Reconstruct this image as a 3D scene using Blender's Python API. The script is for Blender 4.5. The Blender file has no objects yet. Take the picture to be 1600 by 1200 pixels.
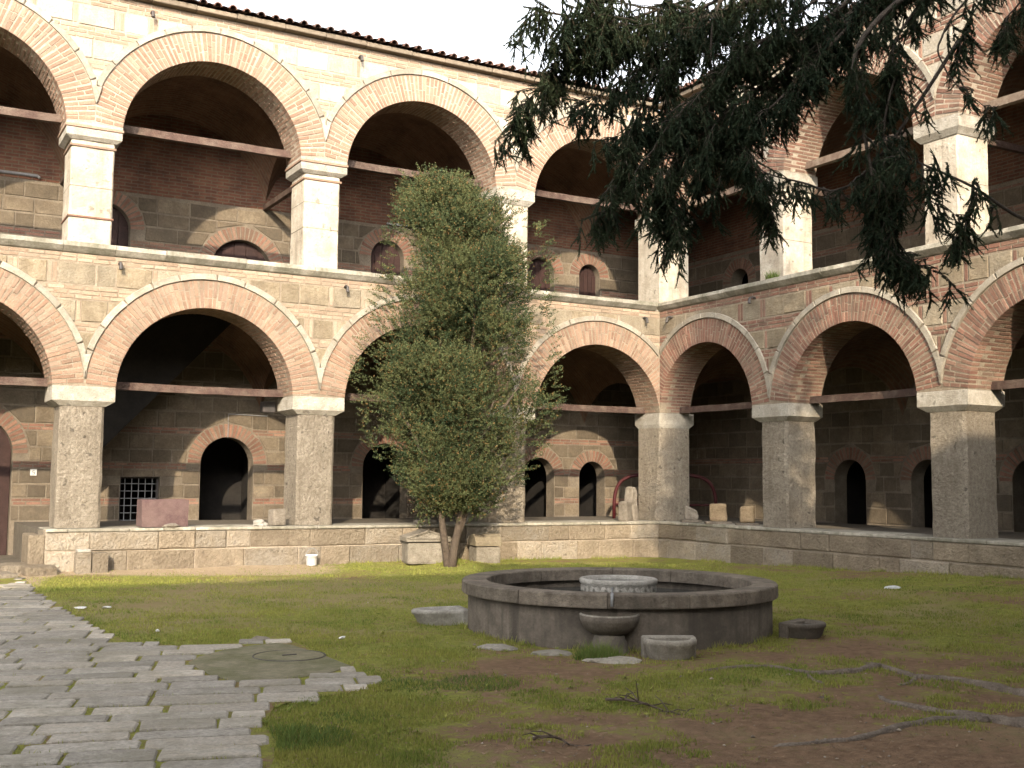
import bpy, math, random
import numpy as np
from mathutils import Vector, Matrix, noise as mnoise
random.seed(7)
rnd = random.random
def ru(a, b): return a + (b - a) * rnd()
scene = bpy.context.scene
COL = scene.collection

# ------------------------------------------------------------------ camera
K = 0.81
H0 = 0.88                                   # plinth top above the ground
CAM = Vector((22.2163 * K, 29.4137 * K, 1.2706 * K + H0))
yaw, pitch, roll = math.radians(-119.5684), math.radians(4.8617), math.radians(0.5185)
FPX = 1762.396
fw = Vector((math.cos(pitch) * math.cos(yaw), math.cos(pitch) * math.sin(yaw), math.sin(pitch)))
rt0 = Vector((math.sin(yaw), -math.cos(yaw), 0))
up0 = rt0.cross(fw)
RT = rt0 * math.cos(roll) + up0 * math.sin(roll)
UP = -rt0 * math.sin(roll) + up0 * math.cos(roll)
cam = bpy.data.cameras.new('camera')
camo = bpy.data.objects.new('camera', cam)
COL.objects.link(camo)
m = Matrix.Identity(4)
for i in range(3):
    m[i][0], m[i][1], m[i][2], m[i][3] = RT[i], UP[i], -fw[i], CAM[i]
camo.matrix_world = m
cam.sensor_width = 36
cam.lens = 36 * FPX / 1600
cam.clip_end = 3000
scene.camera = camo

# ------------------------------------------------------------------ light
SUN = Vector((0.51, 1.0, 0.45)).normalized()     # towards the sun
world = bpy.data.worlds.new('World')
scene.world = world
world.use_nodes = True
wn = world.node_tree
bg = wn.nodes['Background']
sky = wn.nodes.new('ShaderNodeTexSky')
sky.sky_type = 'NISHITA'
sky.sun_disc = False
sky.sun_elevation = math.asin(SUN.z)
sky.sun_rotation = math.atan2(SUN.x, SUN.y)
sky.air_density = 1.0
sky.dust_density = 3.0
sky.ozone_density = 1.0
haze_ = wn.nodes.new('ShaderNodeHueSaturation')          # thin white overcast
haze_.inputs['Saturation'].default_value = 0.2
wn.links.new(sky.outputs[0], haze_.inputs['Color'])
wn.links.new(haze_.outputs[0], bg.inputs[0])
bg.inputs[1].default_value = 0.15
sl = bpy.data.lights.new('sun', 'SUN')
sl.energy = 2.0
sl.angle = math.radians(0.6)
sl.color = (1.0, 0.85, 0.64)
slo = bpy.data.objects.new('sun', sl)
COL.objects.link(slo)
slo.rotation_euler = (-SUN).to_track_quat('-Z', 'Y').to_euler()
slo.location = (30, 50, 30)
vs = scene.view_settings
vs.view_transform = 'Standard'
vs.look = 'None'
vs.gamma = 1
vs.exposure = 2.2
vs.use_curve_mapping = False
scene.cycles.use_denoising = True
scene.cycles.max_bounces = 6
scene.cycles.diffuse_bounces = 2

# ------------------------------------------------------------------ materials
def nd(nt, t, **kw):
    n = nt.nodes.new(t)
    for k, v in kw.items():
        if k in ('operation', 'blend_type', 'data_type', 'noise_dimensions', 'attribute_name', 'feature', 'offset', 'squash'):
            setattr(n, k, v)
        else:
            n.inputs[k.replace('_', ' ')].default_value = v
    return n
def lk(nt, a, b): nt.links.new(a, b)
def math_n(nt, op, a, b=None):
    n = nt.nodes.new('ShaderNodeMath'); n.operation = op
    for i, x in enumerate((a, b)):
        if x is None: continue
        if isinstance(x, (int, float)): n.inputs[i].default_value = x
        else: lk(nt, x, n.inputs[i])
    return n.outputs[0]
def rng(nt, x, a, b, c=0.0, d=1.0):
    n = nt.nodes.new('ShaderNodeMapRange')
    lk(nt, x, n.inputs[0])
    for i, v in enumerate((a, b, c, d)): n.inputs[1 + i].default_value = v
    return n.outputs[0]
def mixc(nt, f, a, b, mode='MIX'):
    n = nt.nodes.new('ShaderNodeMix'); n.data_type = 'RGBA'; n.blend_type = mode
    if isinstance(f, (int, float)): n.inputs[0].default_value = f
    else: lk(nt, f, n.inputs[0])
    for i, x in ((6, a), (7, b)):
        if isinstance(x, tuple): n.inputs[i].default_value = (*x[:3], 1)
        else: lk(nt, x, n.inputs[i])
    return n.outputs[2]
def noise_n(nt, vec, scale, detail=5, rough=.6):
    n = nt.nodes.new('ShaderNodeTexNoise')
    n.inputs['Scale'].default_value = scale
    n.inputs['Detail'].default_value = detail
    n.inputs['Roughness'].default_value = rough
    lk(nt, vec, n.inputs['Vector'])
    return n.outputs[0]
def new_mat(name):
    mt = bpy.data.materials.new(name); mt.use_nodes = True
    nt = mt.node_tree
    return mt, nt, nt.nodes['Principled BSDF']
def piece_rand(nt):
    g = nt.nodes.new('ShaderNodeNewGeometry'); o = nt.nodes.new('ShaderNodeObjectInfo')
    return math_n(nt, 'FRACT', math_n(nt, 'ADD', g.outputs['Random Per Island'], math_n(nt, 'MULTIPLY', o.outputs['Random'], 7.31)))
def mk(name, c1, c2, scale=3., dirt=None, amt=.6, rough=.9, bump=.4, bscale=45, var=.3, c3=None, streak=0., dscale=.9, bdist=.02, spec=.25, mott=.28, pits=0., dim=1.):
    c1, c2, c3, dirt = [tuple(x * dim for x in c) if c else c for c in (c1, c2, c3, dirt)]
    mt, nt, b = new_mat(name)
    geo = nt.nodes.new('ShaderNodeNewGeometry')
    pos = geo.outputs['Position']
    n1 = noise_n(nt, pos, scale, 6, .65)
    col = mixc(nt, rng(nt, n1, .36, .64), c1, c2)
    r = piece_rand(nt)
    if c3:
        col = mixc(nt, rng(nt, r, .62, .7), col, mixc(nt, rng(nt, n1, .3, .7), c3, c1))
    col = mixc(nt, 1.0, col, mixc(nt, math_n(nt, 'FRACT', math_n(nt, 'MULTIPLY', r, 13.7)), (1 - var,) * 3, (1 + var * .5,) * 3), 'MULTIPLY')
    nm = noise_n(nt, pos, scale * 5.5, 5, .75)
    col = mixc(nt, 1.0, col, mixc(nt, rng(nt, nm, .3, .7), (1 - mott,) * 3, (1 + mott * .45,) * 3), 'MULTIPLY')
    if dirt:
        n2 = noise_n(nt, pos, dscale, 5, .7)
        col = mixc(nt, math_n(nt, 'MULTIPLY', rng(nt, n2, .45, .68), amt), col, dirt)
    if pits:
        np_ = noise_n(nt, pos, 7, 2, .5)
        col = mixc(nt, math_n(nt, 'MULTIPLY', rng(nt, np_, .66, .70), pits), col, (.07, .058, .045))
    if streak:
        mp = nt.nodes.new('ShaderNodeMapping'); mp.inputs['Scale'].default_value = (5, 5, .35)
        lk(nt, pos, mp.inputs[0])
        n4 = noise_n(nt, mp.outputs[0], 1.0, 4, .6)
        col = mixc(nt, math_n(nt, 'MULTIPLY', rng(nt, n4, .5, .7), streak), col, dirt or (.08, .07, .06))
    lk(nt, col, b.inputs['Base Color'])
    b.inputs['Roughness'].default_value = rough
    b.inputs['Specular IOR Level'].default_value = spec
    n3 = noise_n(nt, pos, bscale, 4, .7)
    h = math_n(nt, 'ADD', math_n(nt, 'ADD', n3, math_n(nt, 'MULTIPLY', nm, .6)), math_n(nt, 'MULTIPLY', n1, .8))
    bp = nt.nodes.new('ShaderNodeBump'); bp.inputs['Strength'].default_value = bump
    bp.inputs['Distance'].default_value = bdist
    lk(nt, h, bp.inputs['Height']); lk(nt, bp.outputs[0], b.inputs['Normal'])
    return mt
def mk_brickwall(name, c1, c2, mortar, swap=False, bw=.3, rh=.085, ms=.016):
    mt, nt, b = new_mat(name)
    geo = nt.nodes.new('ShaderNodeNewGeometry')
    sp = nt.nodes.new('ShaderNodeSeparateXYZ'); lk(nt, geo.outputs['Position'], sp.inputs[0])
    cb = nt.nodes.new('ShaderNodeCombineXYZ')
    if swap:
        lk(nt, sp.outputs[0], cb.inputs[0]); lk(nt, sp.outputs[1], cb.inputs[1])
    else:
        lk(nt, math_n(nt, 'ADD', sp.outputs[0], sp.outputs[1]), cb.inputs[0]); lk(nt, sp.outputs[2], cb.inputs[1])
    dn = nt.nodes.new('ShaderNodeTexNoise'); dn.inputs['Scale'].default_value = 2.5
    lk(nt, geo.outputs['Position'], dn.inputs['Vector'])
    vm = nt.nodes.new('ShaderNodeVectorMath'); vm.operation = 'MULTIPLY_ADD'
    lk(nt, dn.outputs['Color'], vm.inputs[0]); vm.inputs[1].default_value = (.05, .05, 0); lk(nt, cb.outputs[0], vm.inputs[2])
    br = nt.nodes.new('ShaderNodeTexBrick')
    lk(nt, vm.outputs[0], br.inputs['Vector'])
    br.inputs['Color1'].default_value = (*c1, 1); br.inputs['Color2'].default_value = (*c2, 1); br.inputs['Mortar'].default_value = (*mortar, 1)
    br.inputs['Scale'].default_value = 1
    br.inputs['Brick Width'].default_value = bw; br.inputs['Row Height'].default_value = rh
    br.inputs['Mortar Size'].default_value = ms; br.inputs['Mortar Smooth'].default_value = .3
    n1 = noise_n(nt, geo.outputs['Position'], 1.1, 6, .7)
    col = mixc(nt, 1.0, br.outputs[0], mixc(nt, rng(nt, n1, .35, .65), (.6, .57, .55), (1.25, 1.2, 1.1)), 'MULTIPLY')
    lk(nt, col, b.inputs['Base Color'])
    b.inputs['Roughness'].default_value = .92; b.inputs['Specular IOR Level'].default_value = .2
    n3 = noise_n(nt, geo.outputs['Position'], 40, 4, .7)
    bp = nt.nodes.new('ShaderNodeBump'); bp.inputs['Strength'].default_value = .5; bp.inputs['Distance'].default_value = .02
    lk(nt, math_n(nt, 'ADD', math_n(nt, 'MULTIPLY', br.outputs['Fac'], -.8), n3), bp.inputs['Height']); lk(nt, bp.outputs[0], b.inputs['Normal'])
    return mt

MAT = {}
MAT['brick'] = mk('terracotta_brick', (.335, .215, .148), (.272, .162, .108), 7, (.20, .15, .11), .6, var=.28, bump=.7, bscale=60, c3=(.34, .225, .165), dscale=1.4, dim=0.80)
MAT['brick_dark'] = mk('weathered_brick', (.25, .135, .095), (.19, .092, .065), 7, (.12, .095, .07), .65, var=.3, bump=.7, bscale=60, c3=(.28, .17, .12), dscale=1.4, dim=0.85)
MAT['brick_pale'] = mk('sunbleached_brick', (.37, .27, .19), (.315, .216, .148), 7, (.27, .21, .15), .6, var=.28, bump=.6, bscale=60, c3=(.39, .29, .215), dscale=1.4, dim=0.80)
MAT['mortar'] = mk('lime_mortar', (.46, .39, .30), (.37, .30, .225), 4, (.25, .2, .145), .7, var=0, bump=.9, bscale=30, dim=0.76)
MAT['mortar_dim'] = mk('lime_mortar_dimmed', (.37, .305, .225), (.28, .222, .158), 4, (.18, .14, .10), .75, var=0, bump=.9, bscale=30, dscale=1.4, dim=0.72)  # darker copy of the mortar: lower storey's weaker light put into the colour
MAT['block'] = mk('limestone_block', (.265, .215, .148), (.20, .155, .10), 5, (.12, .095, .064), .75, var=.25, bump=.9, bscale=24, c3=(.255, .22, .165), streak=.4, dscale=1.5, bdist=.035)  # ochre stone, darkened further to carry the lower storey's weaker light
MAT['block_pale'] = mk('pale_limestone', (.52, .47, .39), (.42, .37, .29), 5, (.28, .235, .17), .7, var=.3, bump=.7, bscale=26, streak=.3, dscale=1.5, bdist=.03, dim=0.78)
MAT['hood'] = mk('hood_limestone', (.48, .43, .35), (.38, .33, .255), 5, (.20, .17, .125), .65, var=.25, bump=.7, bscale=35, dscale=1.6, dim=0.68)
MAT['pier'] = mk('hammered_limestone', (.42, .362, .285), (.285, .238, .178), 12, (.175, .142, .104), .6, var=.1, bump=1.0, bscale=18, bdist=.10, streak=.4, mott=.5, dscale=1.6, pits=.7)
MAT['pier_up'] = mk('dressed_limestone', (.335, .30, .245), (.245, .212, .165), 3, (.15, .122, .088), .7, var=.1, bump=.8, bscale=18, streak=.6, dscale=1.3, bdist=.03, pits=.5, mott=.16, dim=1.30)
MAT['capital'] = mk('capital_limestone', (.49, .45, .38), (.38, .34, .275), 6, (.22, .185, .14), .65, var=.12, bump=.8, bscale=30, dscale=2, bdist=.03, pits=.5, dim=0.76)
MAT['ledge'] = mk('ledge_limestone', (.47, .43, .36), (.31, .28, .22), 3, (.12, .115, .075), .75, var=.25, bump=.8, bscale=28, streak=.5, dscale=1.6, dim=0.82)
MAT['plinth'] = mk('plinth_stone', (.31, .252, .18), (.225, .178, .125), 4, (.15, .118, .083), .65, var=.32, bump=1.0, bscale=16, bdist=.06, c3=(.32, .28, .225), dscale=1.5, pits=.4)
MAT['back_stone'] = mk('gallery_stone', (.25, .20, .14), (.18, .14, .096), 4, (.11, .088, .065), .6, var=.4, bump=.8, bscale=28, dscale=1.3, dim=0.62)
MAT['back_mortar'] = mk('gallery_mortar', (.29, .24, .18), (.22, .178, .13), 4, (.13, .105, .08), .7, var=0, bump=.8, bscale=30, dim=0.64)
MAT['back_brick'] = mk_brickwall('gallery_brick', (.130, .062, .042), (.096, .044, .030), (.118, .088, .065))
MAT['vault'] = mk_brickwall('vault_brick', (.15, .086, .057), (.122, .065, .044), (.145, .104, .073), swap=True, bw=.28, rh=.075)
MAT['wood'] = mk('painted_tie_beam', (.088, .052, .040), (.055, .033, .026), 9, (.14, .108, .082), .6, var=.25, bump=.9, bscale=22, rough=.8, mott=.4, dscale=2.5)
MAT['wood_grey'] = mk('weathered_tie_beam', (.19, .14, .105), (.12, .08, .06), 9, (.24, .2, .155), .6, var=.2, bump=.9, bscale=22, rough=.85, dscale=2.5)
MAT['door'] = mk('dark_door_wood', (.036, .017, .014), (.024, .011, .009), 6, var=.2, bump=.4, rough=.7)
MAT['void'] = mk('interior_shade_black', (.022, .019, .016), (.014, .012, .011), 3, var=0, bump=.1)  # near-black colour stands in for unlit rooms and shade at the stair
MAT['tile'] = mk('roof_tile', (.17, .085, .06), (.10, .06, .05), 8, (.06, .055, .05), .6, var=.4, bump=.5)
MAT['roofstone'] = mk('eaves_stone', (.22, .175, .13), (.16, .125, .09), 3, (.09, .075, .055), .6, var=.3, bump=.7)
MAT['iron'] = mk('black_iron', (.03, .028, .026), (.05, .04, .035), 12, var=0, rough=.6, bump=.2, spec=.4)
MAT['floor'] = mk('gallery_floor_stone', (.21, .18, .14), (.155, .13, .10), 3, var=.1, dim=0.65)
MAT['fount'] = mk('fountain_stone', (.215, .178, .138), (.14, .113, .086), 5, (.062, .052, .04), .75, var=.22, bump=1., bscale=22, streak=.5, dscale=1.8, pits=.4, bdist=.03)
MAT['fount_wall'] = mk('fountain_concrete', (.145, .12, .092), (.098, .08, .062), 4, (.045, .037, .028), .85, var=.05, bump=.8, bscale=36, streak=.85, dscale=1.2)
MAT['marble'] = mk('weathered_marble', (.46, .43, .38), (.34, .315, .27), 9, (.15, .135, .11), .65, var=.1, bump=.8, bscale=35, dscale=3, dim=0.85)
MAT['basin'] = mk('basin_stone', (.30, .27, .22), (.21, .185, .15), 7, (.09, .075, .06), .7, var=.15, bump=.8, bscale=35, dscale=2.5)
MAT['basin_dark'] = mk('dark_basin_stone', (.155, .13, .10), (.11, .09, .07), 7, (.055, .047, .04), .7, var=.15, bump=.6, bscale=35, dscale=2.5)
MAT['sarco'] = mk('sarcophagus_limestone', (.36, .32, .255), (.27, .23, .18), 6, (.14, .12, .09), .65, var=.1, bump=1., bscale=22, bdist=.05, dscale=2, pits=.4, dim=0.80)
MAT['sarco_dark'] = mk('dark_mossy_stone', (.22, .185, .125), (.16, .13, .09), 6, (.08, .075, .045), .6, var=.1, bump=1., bscale=22)
MAT['porphyry'] = mk('purple_stone', (.115, .072, .068), (.088, .052, .05), 8, (.15, .105, .09), .5, var=.05, bump=.7, bscale=30)
MAT['ochre'] = mk('ochre_sandstone', (.40, .29, .17), (.32, .22, .125), 7, (.2, .15, .09), .5, var=.2, bump=.9, bscale=25, dim=0.80)
MAT['rock'] = mk('rough_fragment', (.27, .232, .185), (.19, .16, .125), 8, (.14, .12, .095), .5, var=.25, bump=1., bscale=25, bdist=.04, dim=0.85)
MAT['paver'] = mk('paving_stone', (.36, .328, .278), (.265, .235, .195), 5, (.17, .152, .11), .75, var=.3, bump=.9, bscale=24, bdist=.025, mott=.4, c3=(.36, .31, .245), dscale=1.3)
MAT['concrete'] = mk('manhole_concrete', (.175, .155, .10), (.125, .11, .065), 3, (.085, .09, .035), .7, var=.05, bump=.7, bscale=40, dscale=1.5)
MAT['white'] = mk('white_plastic', (.52, .52, .50), (.45, .45, .43), 4, var=.02, bump=.05, rough=.5)
MAT['paper'] = mk('white_litter', (.7, .68, .64), (.6, .57, .52), 8, var=.2, bump=.1)
MAT['red'] = mk('red_paint', (.055, .006, .008), (.04, .005, .006), 5, var=.05, bump=.15, rough=.6)
MAT['grey_metal'] = mk('galvanised_pipe', (.24, .24, .24), (.18, .18, .18), 8, var=.05, bump=.1, rough=.5, spec=.5)
MAT['bark'] = mk('shrub_bark', (.13, .095, .068), (.075, .055, .042), 14, (.17, .14, .10), .4, var=.05, bump=1., bscale=30, bdist=.03, dim=0.70)
MAT['spruce_bark'] = mk('spruce_bark', (.07, .055, .042), (.045, .036, .028), 14, var=.05, bump=1., bscale=30, bdist=.03)
MAT['root'] = mk('root_bark', (.25, .20, .155), (.155, .12, .092), 10, (.09, .068, .05), .6, var=.05, bump=1., bscale=22, bdist=.04, mott=.4)
MAT['twig'] = mk('dead_twig', (.10, .075, .055), (.07, .05, .038), 10, var=.1)
MAT['pebble'] = mk('pebbles', (.30, .25, .19), (.20, .16, .12), 9, var=.5)
MAT['leaf_litter'] = mk('leaf_litter', (.24, .165, .10), (.14, .09, .055), 9, var=.6)
MAT['glass'] = mk('lamp_glass', (.05, .05, .05), (.04, .04, .04), 4, var=0, rough=.2, spec=.5, bump=0)

def mk_leaf(name, ca, cb, cc, scale=.8, trans=.3):
    mt, nt, b = new_mat(name)
    geo = nt.nodes.new('ShaderNodeNewGeometry')
    n1 = noise_n(nt, geo.outputs['Position'], scale, 4, .6)
    r = geo.outputs['Random Per Island']
    col = mixc(nt, rng(nt, math_n(nt, 'ADD', n1, math_n(nt, 'MULTIPLY', r, .25)), .45, .72), ca, cb)
    col = mixc(nt, rng(nt, r, .9, .93), col, cc)
    col = mixc(nt, 1.0, col, mixc(nt, math_n(nt, 'FRACT', math_n(nt, 'MULTIPLY', r, 17.3)), (.75,) * 3, (1.15,) * 3), 'MULTIPLY')
    lk(nt, col, b.inputs['Base Color'])
    b.inputs['Roughness'].default_value = .7; b.inputs['Specular IOR Level'].default_value = .12
    tr = nt.nodes.new('ShaderNodeBsdfTranslucent'); lk(nt, col, tr.inputs[0])
    mx = nt.nodes.new('ShaderNodeMixShader'); mx.inputs[0].default_value = trans
    lk(nt, b.outputs[0], mx.inputs[1]); lk(nt, tr.outputs[0], mx.inputs[2])
    lk(nt, mx.outputs[0], nt.nodes['Material Output'].inputs[0])
    return mt
MAT['juniper'] = mk_leaf('evergreen_shrub_leaf', (.026, .044, .021), (.088, .098, .040), (.16, .10, .04), 1.5)
MAT['needle'] = mk_leaf('spruce_needle', (.017, .029, .017), (.031, .042, .021), (.055, .042, .026), 1.5, .2)
MAT['grass'] = mk_leaf('grass_blade', (.14, .18, .036), (.27, .265, .064), (.25, .20, .09), .7, .35)
MAT['tuft'] = mk_leaf('tuft_blade', (.085, .13, .032), (.13, .17, .04), (.14, .13, .05), .9, .35)

def mk_ground():
    mt, nt, b = new_mat('courtyard_soil')
    geo = nt.nodes.new('ShaderNodeNewGeometry'); pos = geo.outputs['Position']
    at = nt.nodes.new('ShaderNodeAttribute'); at.attribute_name = 'cover'
    sp = nt.nodes.new('ShaderNodeSeparateColor'); lk(nt, at.outputs['Color'], sp.inputs[0])
    n1 = noise_n(nt, pos, 1.3, 8, .7); n2 = noise_n(nt, pos, 9, 6, .7); n3 = noise_n(nt, pos, 55, 4, .7)
    soil = mixc(nt, rng(nt, n2, .35, .65), (.245, .155, .094), (.128, .080, .049))
    soil = mixc(nt, math_n(nt, 'MULTIPLY', rng(nt, n1, .5, .66), .55), soil, (.25, .18, .11))
    dry = mixc(nt, rng(nt, n2, .35, .65), (.30, .235, .125), (.22, .175, .085))
    tan = mixc(nt, rng(nt, n2, .35, .65), (.42, .325, .22), (.32, .24, .155))
    gr = mixc(nt, rng(nt, n2, .35, .65), (.145, .172, .036), (.265, .25, .058))
    gr = mixc(nt, rng(nt, n3, .55, .7), gr, (.06, .055, .025))
    f = math_n(nt, 'ADD', sp.outputs[0], math_n(nt, 'MULTIPLY', math_n(nt, 'SUBTRACT', math_n(nt, 'ADD', n1, n2), 1.0), 1.9))
    col = mixc(nt, rng(nt, f, .28, .68), soil, gr)
    col = mixc(nt, math_n(nt, 'MULTIPLY', rng(nt, math_n(nt, 'ADD', sp.outputs[1], math_n(nt, 'SUBTRACT', n2, .5)), .35, .75), .75), col, dry)
    col = mixc(nt, rng(nt, math_n(nt, 'ADD', sp.outputs[2], math_n(nt, 'SUBTRACT', n2, .5)), .35, .65), col, tan)
    col = mixc(nt, math_n(nt, 'MULTIPLY', rng(nt, n3, .60, .72), .35), col, (.30, .235, .16))
    lk(nt, col, b.inputs['Base Color'])
    b.inputs['Roughness'].default_value = .97; b.inputs['Specular IOR Level'].default_value = .1
    bp = nt.nodes.new('ShaderNodeBump'); bp.inputs['Strength'].default_value = .9; bp.inputs['Distance'].default_value = .05
    lk(nt, math_n(nt, 'ADD', n3, math_n(nt, 'MULTIPLY', n2, 1.2)), bp.inputs['Height']); lk(nt, bp.outputs[0], b.inputs['Normal'])
    return mt
MAT['ground'] = mk_ground()
def mk_water():
    mt, nt, b = new_mat('still_water')
    b.inputs['Base Color'].default_value = (.035, .04, .04, 1)
    b.inputs['Roughness'].default_value = .08
    geo = nt.nodes.new('ShaderNodeNewGeometry')
    n = noise_n(nt, geo.outputs['Position'], 14, 3, .5)
    bp = nt.nodes.new('ShaderNodeBump'); bp.inputs['Strength'].default_value = .06; lk(nt, n, bp.inputs['Height']); lk(nt, bp.outputs[0], b.inputs['Normal'])
    return mt
MAT['water'] = mk_water()

# ------------------------------------------------------------------ object helpers
def wpos(o):                    # world translation of a chain of unrotated parents
    v = Vector((0, 0, 0))
    while o is not None:
        v += o.matrix_basis.translation if o.parent is None else Vector((0, 0, 0))
        o = o.parent
    return v
def link(name, me, mat=None, parent=None):
    o = bpy.data.objects.new(name, me)
    COL.objects.link(o)
    if mat is not None and me is not None and not me.materials:
        me.materials.append(MAT[mat])
    if parent is not None:
        o.parent = parent
        if parent.parent is None and parent.type == 'EMPTY':
            o.matrix_parent_inverse = parent.matrix_basis.inverted()
        elif parent.type != 'EMPTY' and parent.get('piv') is None:
            o.matrix_parent_inverse = Matrix.Identity(4)
    return o
def mesh(name, v, f, smooth=False):
    me = bpy.data.meshes.new(name)
    me.from_pydata([tuple(p) for p in v], [], f)
    if smooth: me.polygons.foreach_set('use_smooth', [True] * len(me.polygons))
    me.update()
    return me
def tag(o, label=None, cat=None, group=None, kind=None):
    if label: o['label'] = label
    if cat: o['category'] = cat
    if group: o['group'] = group
    if kind: o['kind'] = kind
    return o
def empty(name, loc):
    o = bpy.data.objects.new(name, None); COL.objects.link(o)
    o.empty_display_size = .2
    o.matrix_basis = Matrix.Translation(Vector(loc))
    return o
class MB:
    def __init__(s): s.v = []; s.f = []
    def add(s, v, f):
        o = len(s.v); s.v += [tuple(p) for p in v]; s.f += [tuple(i + o for i in q) for q in f]
    def box(s, x0, x1, y0, y1, z0, z1, c=0.):
        v, f = box_geo(x0, x1, y0, y1, z0, z1, c); s.add(v, f)
    def obj(s, name, mat, parent=None, smooth=False, tf=None):
        v = [tf(*p) for p in s.v] if tf else s.v
        return link(name, mesh(name, v, s.f, smooth), mat, parent)
def box_geo(x0, x1, y0, y1, z0, z1, c=0.):
    if c <= 0:
        v = [(x, y, z) for x in (x0, x1) for y in (y0, y1) for z in (z0, z1)]
        f = [(0, 1, 3, 2), (4, 6, 7, 5), (0, 4, 5, 1), (2, 3, 7, 6), (0, 2, 6, 4), (1, 5, 7, 3)]
        return v, f
    v = []; idx = {}
    for ix, x in enumerate((x0, x1)):
        for iy, y in enumerate((y0, y1)):
            for iz, z in enumerate((z0, z1)):
                sx, sy, sz = (1, -1)[ix], (1, -1)[iy], (1, -1)[iz]
                for a in range(3):
                    p = [x + c * sx, y + c * sy, z + c * sz]
                    p[a] = (x, y, z)[a]
                    idx[(ix, iy, iz, a)] = len(v); v.append(tuple(p))
    f = []
    for a in range(3):
        for s_ in (0, 1):
            o = [b for b in range(3) if b != a]
            q = []
            for (i, j) in ((0, 0), (1, 0), (1, 1), (0, 1)):
                k = [0, 0, 0]; k[a] = s_; k[o[0]] = i; k[o[1]] = j
                q.append(idx[(*k, a)])
            f.append(tuple(q if (s_ == 1) == (a != 1) else q[::-1]))
    for a in range(3):
        o = [b for b in range(3) if b != a]
        for i in (0, 1):
            for j in (0, 1):
                q = []
                for e in (0, 1):
                    k = [0, 0, 0]; k[a] = e; k[o[0]] = i; k[o[1]] = j
                    q.append((idx[(*k, o[0])], idx[(*k, o[1])]))
                f.append((q[0][0], q[0][1], q[1][1], q[1][0]))
    for ix in (0, 1):
        for iy in (0, 1):
            for iz in (0, 1):
                f.append(tuple(idx[(ix, iy, iz, a)] for a in range(3)))
    return v, f
def tube_geo(pts, rad, sides=8, cap=True):
    pts = [Vector(p) for p in pts]
    v = []; f = []
    prev = None
    for i, p in enumerate(pts):
        d = (pts[min(i + 1, len(pts) - 1)] - pts[max(i - 1, 0)])
        if d.length < 1e-9: d = Vector((0, 0, 1))
        d.normalize()
        a = prev if prev is not None else (Vector((1, 0, 0)) if abs(d.x) < .9 else Vector((0, 1, 0)))
        a = (a - d * a.dot(d)).normalized(); prev = a
        b = d.cross(a)
        r = rad[i] if hasattr(rad, '__len__') else rad
        for k in range(sides):
            t = 2 * math.pi * k / sides
            v.append(p + (a * math.cos(t) + b * math.sin(t)) * r)
    for i in range(len(pts) - 1):
        for k in range(sides):
            f.append((i * sides + k, i * sides + (k + 1) % sides, (i + 1) * sides + (k + 1) % sides, (i + 1) * sides + k))
    if cap:
        f.append(tuple(range(sides))[::-1]); f.append(tuple((len(pts) - 1) * sides + k for k in range(sides)))
    return v, f
def lathe_geo(prof, cx, cy, seg=48, a0=0., a1=2 * math.pi, closed=False):
    full = abs(a1 - a0 - 2 * math.pi) < 1e-6
    n = seg if full else seg + 1
    v = []; f = []
    for i in range(n):
        t = a0 + (a1 - a0) * i / seg
        for r, z in prof: v.append((cx + r * math.cos(t), cy + r * math.sin(t), z))
    L = len(prof)
    for i in range(seg):
        j = (i + 1) % n
        for k in range(L - 1 + (1 if closed else 0)):
            k2 = (k + 1) % L
            f.append((i * L + k, j * L + k, j * L + k2, i * L + k2))
    if not full and closed:
        f.append(tuple(range(L))); f.append(tuple((n - 1) * L + k for k in range(L))[::-1])
    return v, f
def rock_geo(c, r, sub=2, amp=.25, flat=0.):
    import bmesh
    bm = bmesh.new(); bmesh.ops.create_icosphere(bm, subdivisions=sub, radius=1.)
    off = Vector((ru(0, 50), ru(0, 50), ru(0, 50)))
    v = []
    for p in bm.verts:
        d = p.co.normalized()
        k = 1 + amp * mnoise.noise(d * 1.3 + off) * 1.6 + amp * .5 * mnoise.noise(d * 3.5 + off)
        q = Vector((d.x * r[0] * k, d.y * r[1] * k, d.z * r[2] * k))
        if flat and q.z < -r[2] * (1 - flat): q.z = -r[2] * (1 - flat)
        v.append(tuple(q + Vector(c)))
    f = [tuple(x.index for x in q.verts) for q in bm.faces]
    bm.free()
    return v, f
def rough_box_geo(x0, x1, y0, y1, z0, z1, n=6, amp=.02, rnd_c=.04):
    """box subdivided, corners rounded and faces dented"""
    import bmesh
    bm = bmesh.new(); bmesh.ops.create_cube(bm, size=2.)
    bmesh.ops.subdivide_edges(bm, edges=bm.edges[:], cuts=n, use_grid_fill=True)
    off = Vector((ru(0, 50), ru(0, 50), ru(0, 50)))
    hx, hy, hz = (x1 - x0) / 2, (y1 - y0) / 2, (z1 - z0) / 2
    c = Vector(((x0 + x1) / 2, (y0 + y1) / 2, (z0 + z1) / 2))
    v = []
    for p in bm.verts:
        q = Vector((p.co.x * hx, p.co.y * hy, p.co.z * hz))
        inn = Vector((max(-hx + rnd_c, min(hx - rnd_c, q.x)), max(-hy + rnd_c, min(hy - rnd_c, q.y)), max(-hz + rnd_c, min(hz - rnd_c, q.z))))
        d = q - inn
        if d.length > 1e-6: q = inn + d.normalized() * rnd_c
        q += mnoise.noise_vector(q * 2.3 + off) * amp + mnoise.noise_vector(q * 7 + off) * amp * .5
        v.append(tuple(q + c))
    f = [tuple(x.index for x in q.verts) for q in bm.faces]
    bm.free()
    return v, f
def project(p):
    d = Vector(p) - CAM
    z = d.dot(fw)
    if z < .3: return None
    return 800 + FPX * d.dot(RT) / z, 600 - FPX * d.dot(UP) / z, z

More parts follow.
